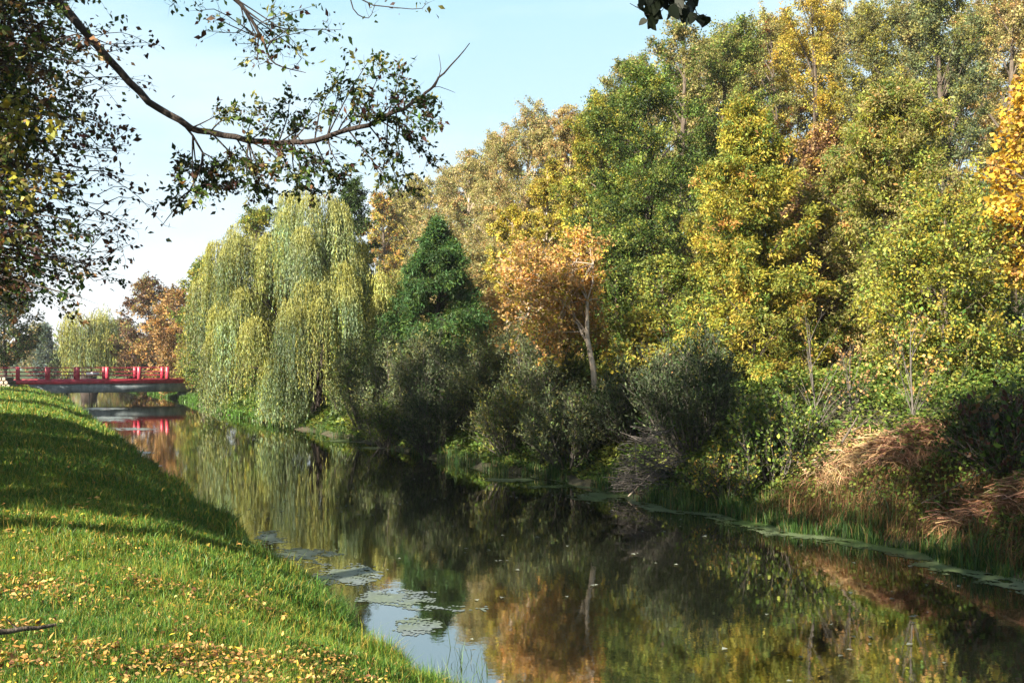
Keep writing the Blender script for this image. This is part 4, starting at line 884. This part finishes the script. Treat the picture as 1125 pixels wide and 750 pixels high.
# row of trees on the left bank that shades the water and the lower right bank
LROW = [(-5.1, .8, 13.5, 2.7, .52, 'tall tree on the left bank right beside the viewpoint'), (-8.3, 5.6, 13, 1.75, .5, 'slim high crowned tree on the left bank before the maple'), (-13.6, 15.6, 14.5, 3.2, .15, 'big tree on the left bank behind the overhanging maple'),
    (-17.1, 20.1, 15, 2.8, .15, 'tallest tree on the left bank, one past the big one'), (-13, -12.5, 12, 3.2, .2, 'tree well behind the viewpoint on the left bank'), (-27, 31, 9.5, 2.2, .12, 'tree on the left bank level with the willow'),
    (-33, 48, 9, 2.4, .12, 'tree on the left bank halfway to the footbridge'), (-37.5, 60, 9, 2.6, .15, 'tree on the left bank near the footbridge'),
    (-12.1, 5.7, 10, 2.6, .03, 'low crowned left bank tree nearest the viewpoint'), (-14.4, 8.9, 10, 2.8, .03, 'second low crowned left bank tree from the viewpoint'), (-17.3, 12.3, 10, 2.6, .03, 'third low crowned left bank tree from the viewpoint'), (-19.8, 15.5, 9.5, 2.4, .03, 'fourth low crowned left bank tree from the viewpoint'), (-21, 20.4, 9.5, 2.3, .03, 'fifth low crowned left bank tree from the viewpoint')]
for (x, y, H, r, cbs, lb) in LROW:
    tree('broadleaf_tree', lb, 'tree', 0, y, 0, 0, 'round', [('green', 2), ('ygreen', 1), ('dark', 1), ('yellow', .6)], group='trees lining the left bank', xy_=(x, y), H=H, rad=r, cb=cbs, cover=2.9, L=.14, W=.1, lmin=3)
#@@LIGHT
# ------------------------------------------------------------------ autumn air
hz = MB(); box(hz, (-224, 455, 14.5), (1220, 0, 0), (0, 1085, 0), (0, 0, 17)); hm, hnt, hout = new_mat('autumn_air')
hv = hnt.nodes.new('ShaderNodeVolumePrincipled'); hv.inputs['Color'].default_value = (.92, .95, 1, 1); hv.inputs['Density'].default_value = .0004; hv.inputs['Anisotropy'].default_value = .3
hnt.links.new(hv.outputs[0], hout.inputs['Volume']); tag(hz.build('haze', hm), 'thin pale autumn haze over the canal', kind='stuff')
# ------------------------------------------------------------------ light, sky, camera
sc = bpy.context.scene
to_sun = unit(V(-.68, -.73, 0)); EL = math.radians(30)
sd = V(to_sun[0]*math.cos(EL), to_sun[1]*math.cos(EL), math.sin(EL))
sl = bpy.data.lights.new('sun', 'SUN'); sl.energy = 4.9; sl.angle = math.radians(.53); sl.color = (1, .9, .74)
so = bpy.data.objects.new('sun', sl); C.objects.link(so)
from mathutils import Vector
so.rotation_euler = Vector([float(a) for a in sd]).to_track_quat('Z', 'Y').to_euler(); so.location = (-20, -10, 30)
w = bpy.data.worlds.new('World'); sc.world = w; w.use_nodes = True; nt = w.node_tree; nt.nodes.clear()
wo = nt.nodes.new('ShaderNodeOutputWorld'); bg = nt.nodes.new('ShaderNodeBackground'); sky = nt.nodes.new('ShaderNodeTexSky')
sky.sky_type = 'NISHITA'; sky.sun_disc = False; sky.sun_elevation = EL; sky.sun_rotation = math.atan2(sd[0], sd[1]); sky.air_density = 1.0; sky.dust_density = 1.6; sky.ozone_density = 1.2; sky.altitude = 50
tc = nt.nodes.new('ShaderNodeTexCoord'); mp = nt.nodes.new('ShaderNodeMapping'); mp.inputs['Scale'].default_value = (1.2, 1.2, 4.5)
ns = nt.nodes.new('ShaderNodeTexNoise'); ns.inputs['Scale'].default_value = 2.2; ns.inputs['Detail'].default_value = 7; ns.inputs['Roughness'].default_value = .5
rp = nt.nodes.new('ShaderNodeValToRGB'); rp.color_ramp.elements[0].position = .4; rp.color_ramp.elements[1].position = .8
rp.color_ramp.elements[0].color = (.0, .0, .0, 1); rp.color_ramp.elements[1].color = (.6, .6, .6, 1)
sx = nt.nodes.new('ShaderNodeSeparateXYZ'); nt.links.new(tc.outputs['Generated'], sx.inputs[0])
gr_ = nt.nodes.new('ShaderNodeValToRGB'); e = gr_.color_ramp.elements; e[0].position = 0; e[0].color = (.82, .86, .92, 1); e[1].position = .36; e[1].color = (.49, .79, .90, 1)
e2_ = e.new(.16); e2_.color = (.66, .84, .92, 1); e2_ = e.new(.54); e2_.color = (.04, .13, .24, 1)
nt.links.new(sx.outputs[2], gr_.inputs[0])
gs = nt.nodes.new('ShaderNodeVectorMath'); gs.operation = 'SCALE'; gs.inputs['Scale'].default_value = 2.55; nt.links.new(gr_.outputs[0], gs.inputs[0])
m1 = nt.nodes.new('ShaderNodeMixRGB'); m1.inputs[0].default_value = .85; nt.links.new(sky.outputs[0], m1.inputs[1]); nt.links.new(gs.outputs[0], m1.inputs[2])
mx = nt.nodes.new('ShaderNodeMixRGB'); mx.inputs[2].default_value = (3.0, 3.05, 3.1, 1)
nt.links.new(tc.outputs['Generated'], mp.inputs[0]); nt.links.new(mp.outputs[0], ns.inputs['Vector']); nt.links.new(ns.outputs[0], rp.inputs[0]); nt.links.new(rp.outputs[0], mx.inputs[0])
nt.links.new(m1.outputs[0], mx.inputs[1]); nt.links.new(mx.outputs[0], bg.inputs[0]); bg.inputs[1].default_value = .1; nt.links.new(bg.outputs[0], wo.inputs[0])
cd = bpy.data.cameras.new('camera'); co = bpy.data.objects.new('camera', cd); C.objects.link(co); sc.camera = co
co.location = (0, 0, CAMZ); co.rotation_euler = (PI/2, 0, 0); cd.sensor_width = 36; cd.lens = F/1125*36; cd.shift_y = (HY - 375)/1125; cd.clip_end = 5000; cd.clip_start = .05
sc.view_settings.view_transform = 'Standard'; sc.view_settings.look = 'None'; sc.view_settings.exposure = 2.12; sc.view_settings.gamma = 1
cy = sc.cycles; cy.max_bounces = 5; cy.diffuse_bounces = 3; cy.glossy_bounces = 3; cy.transmission_bounces = 3; cy.transparent_max_bounces = 4
cy.use_denoising = True; cy.sample_clamp_indirect = 6; cy.caustics_reflective = False; cy.caustics_refractive = False
try: cy.denoiser = 'OPENIMAGEDENOISE'
except Exception: pass
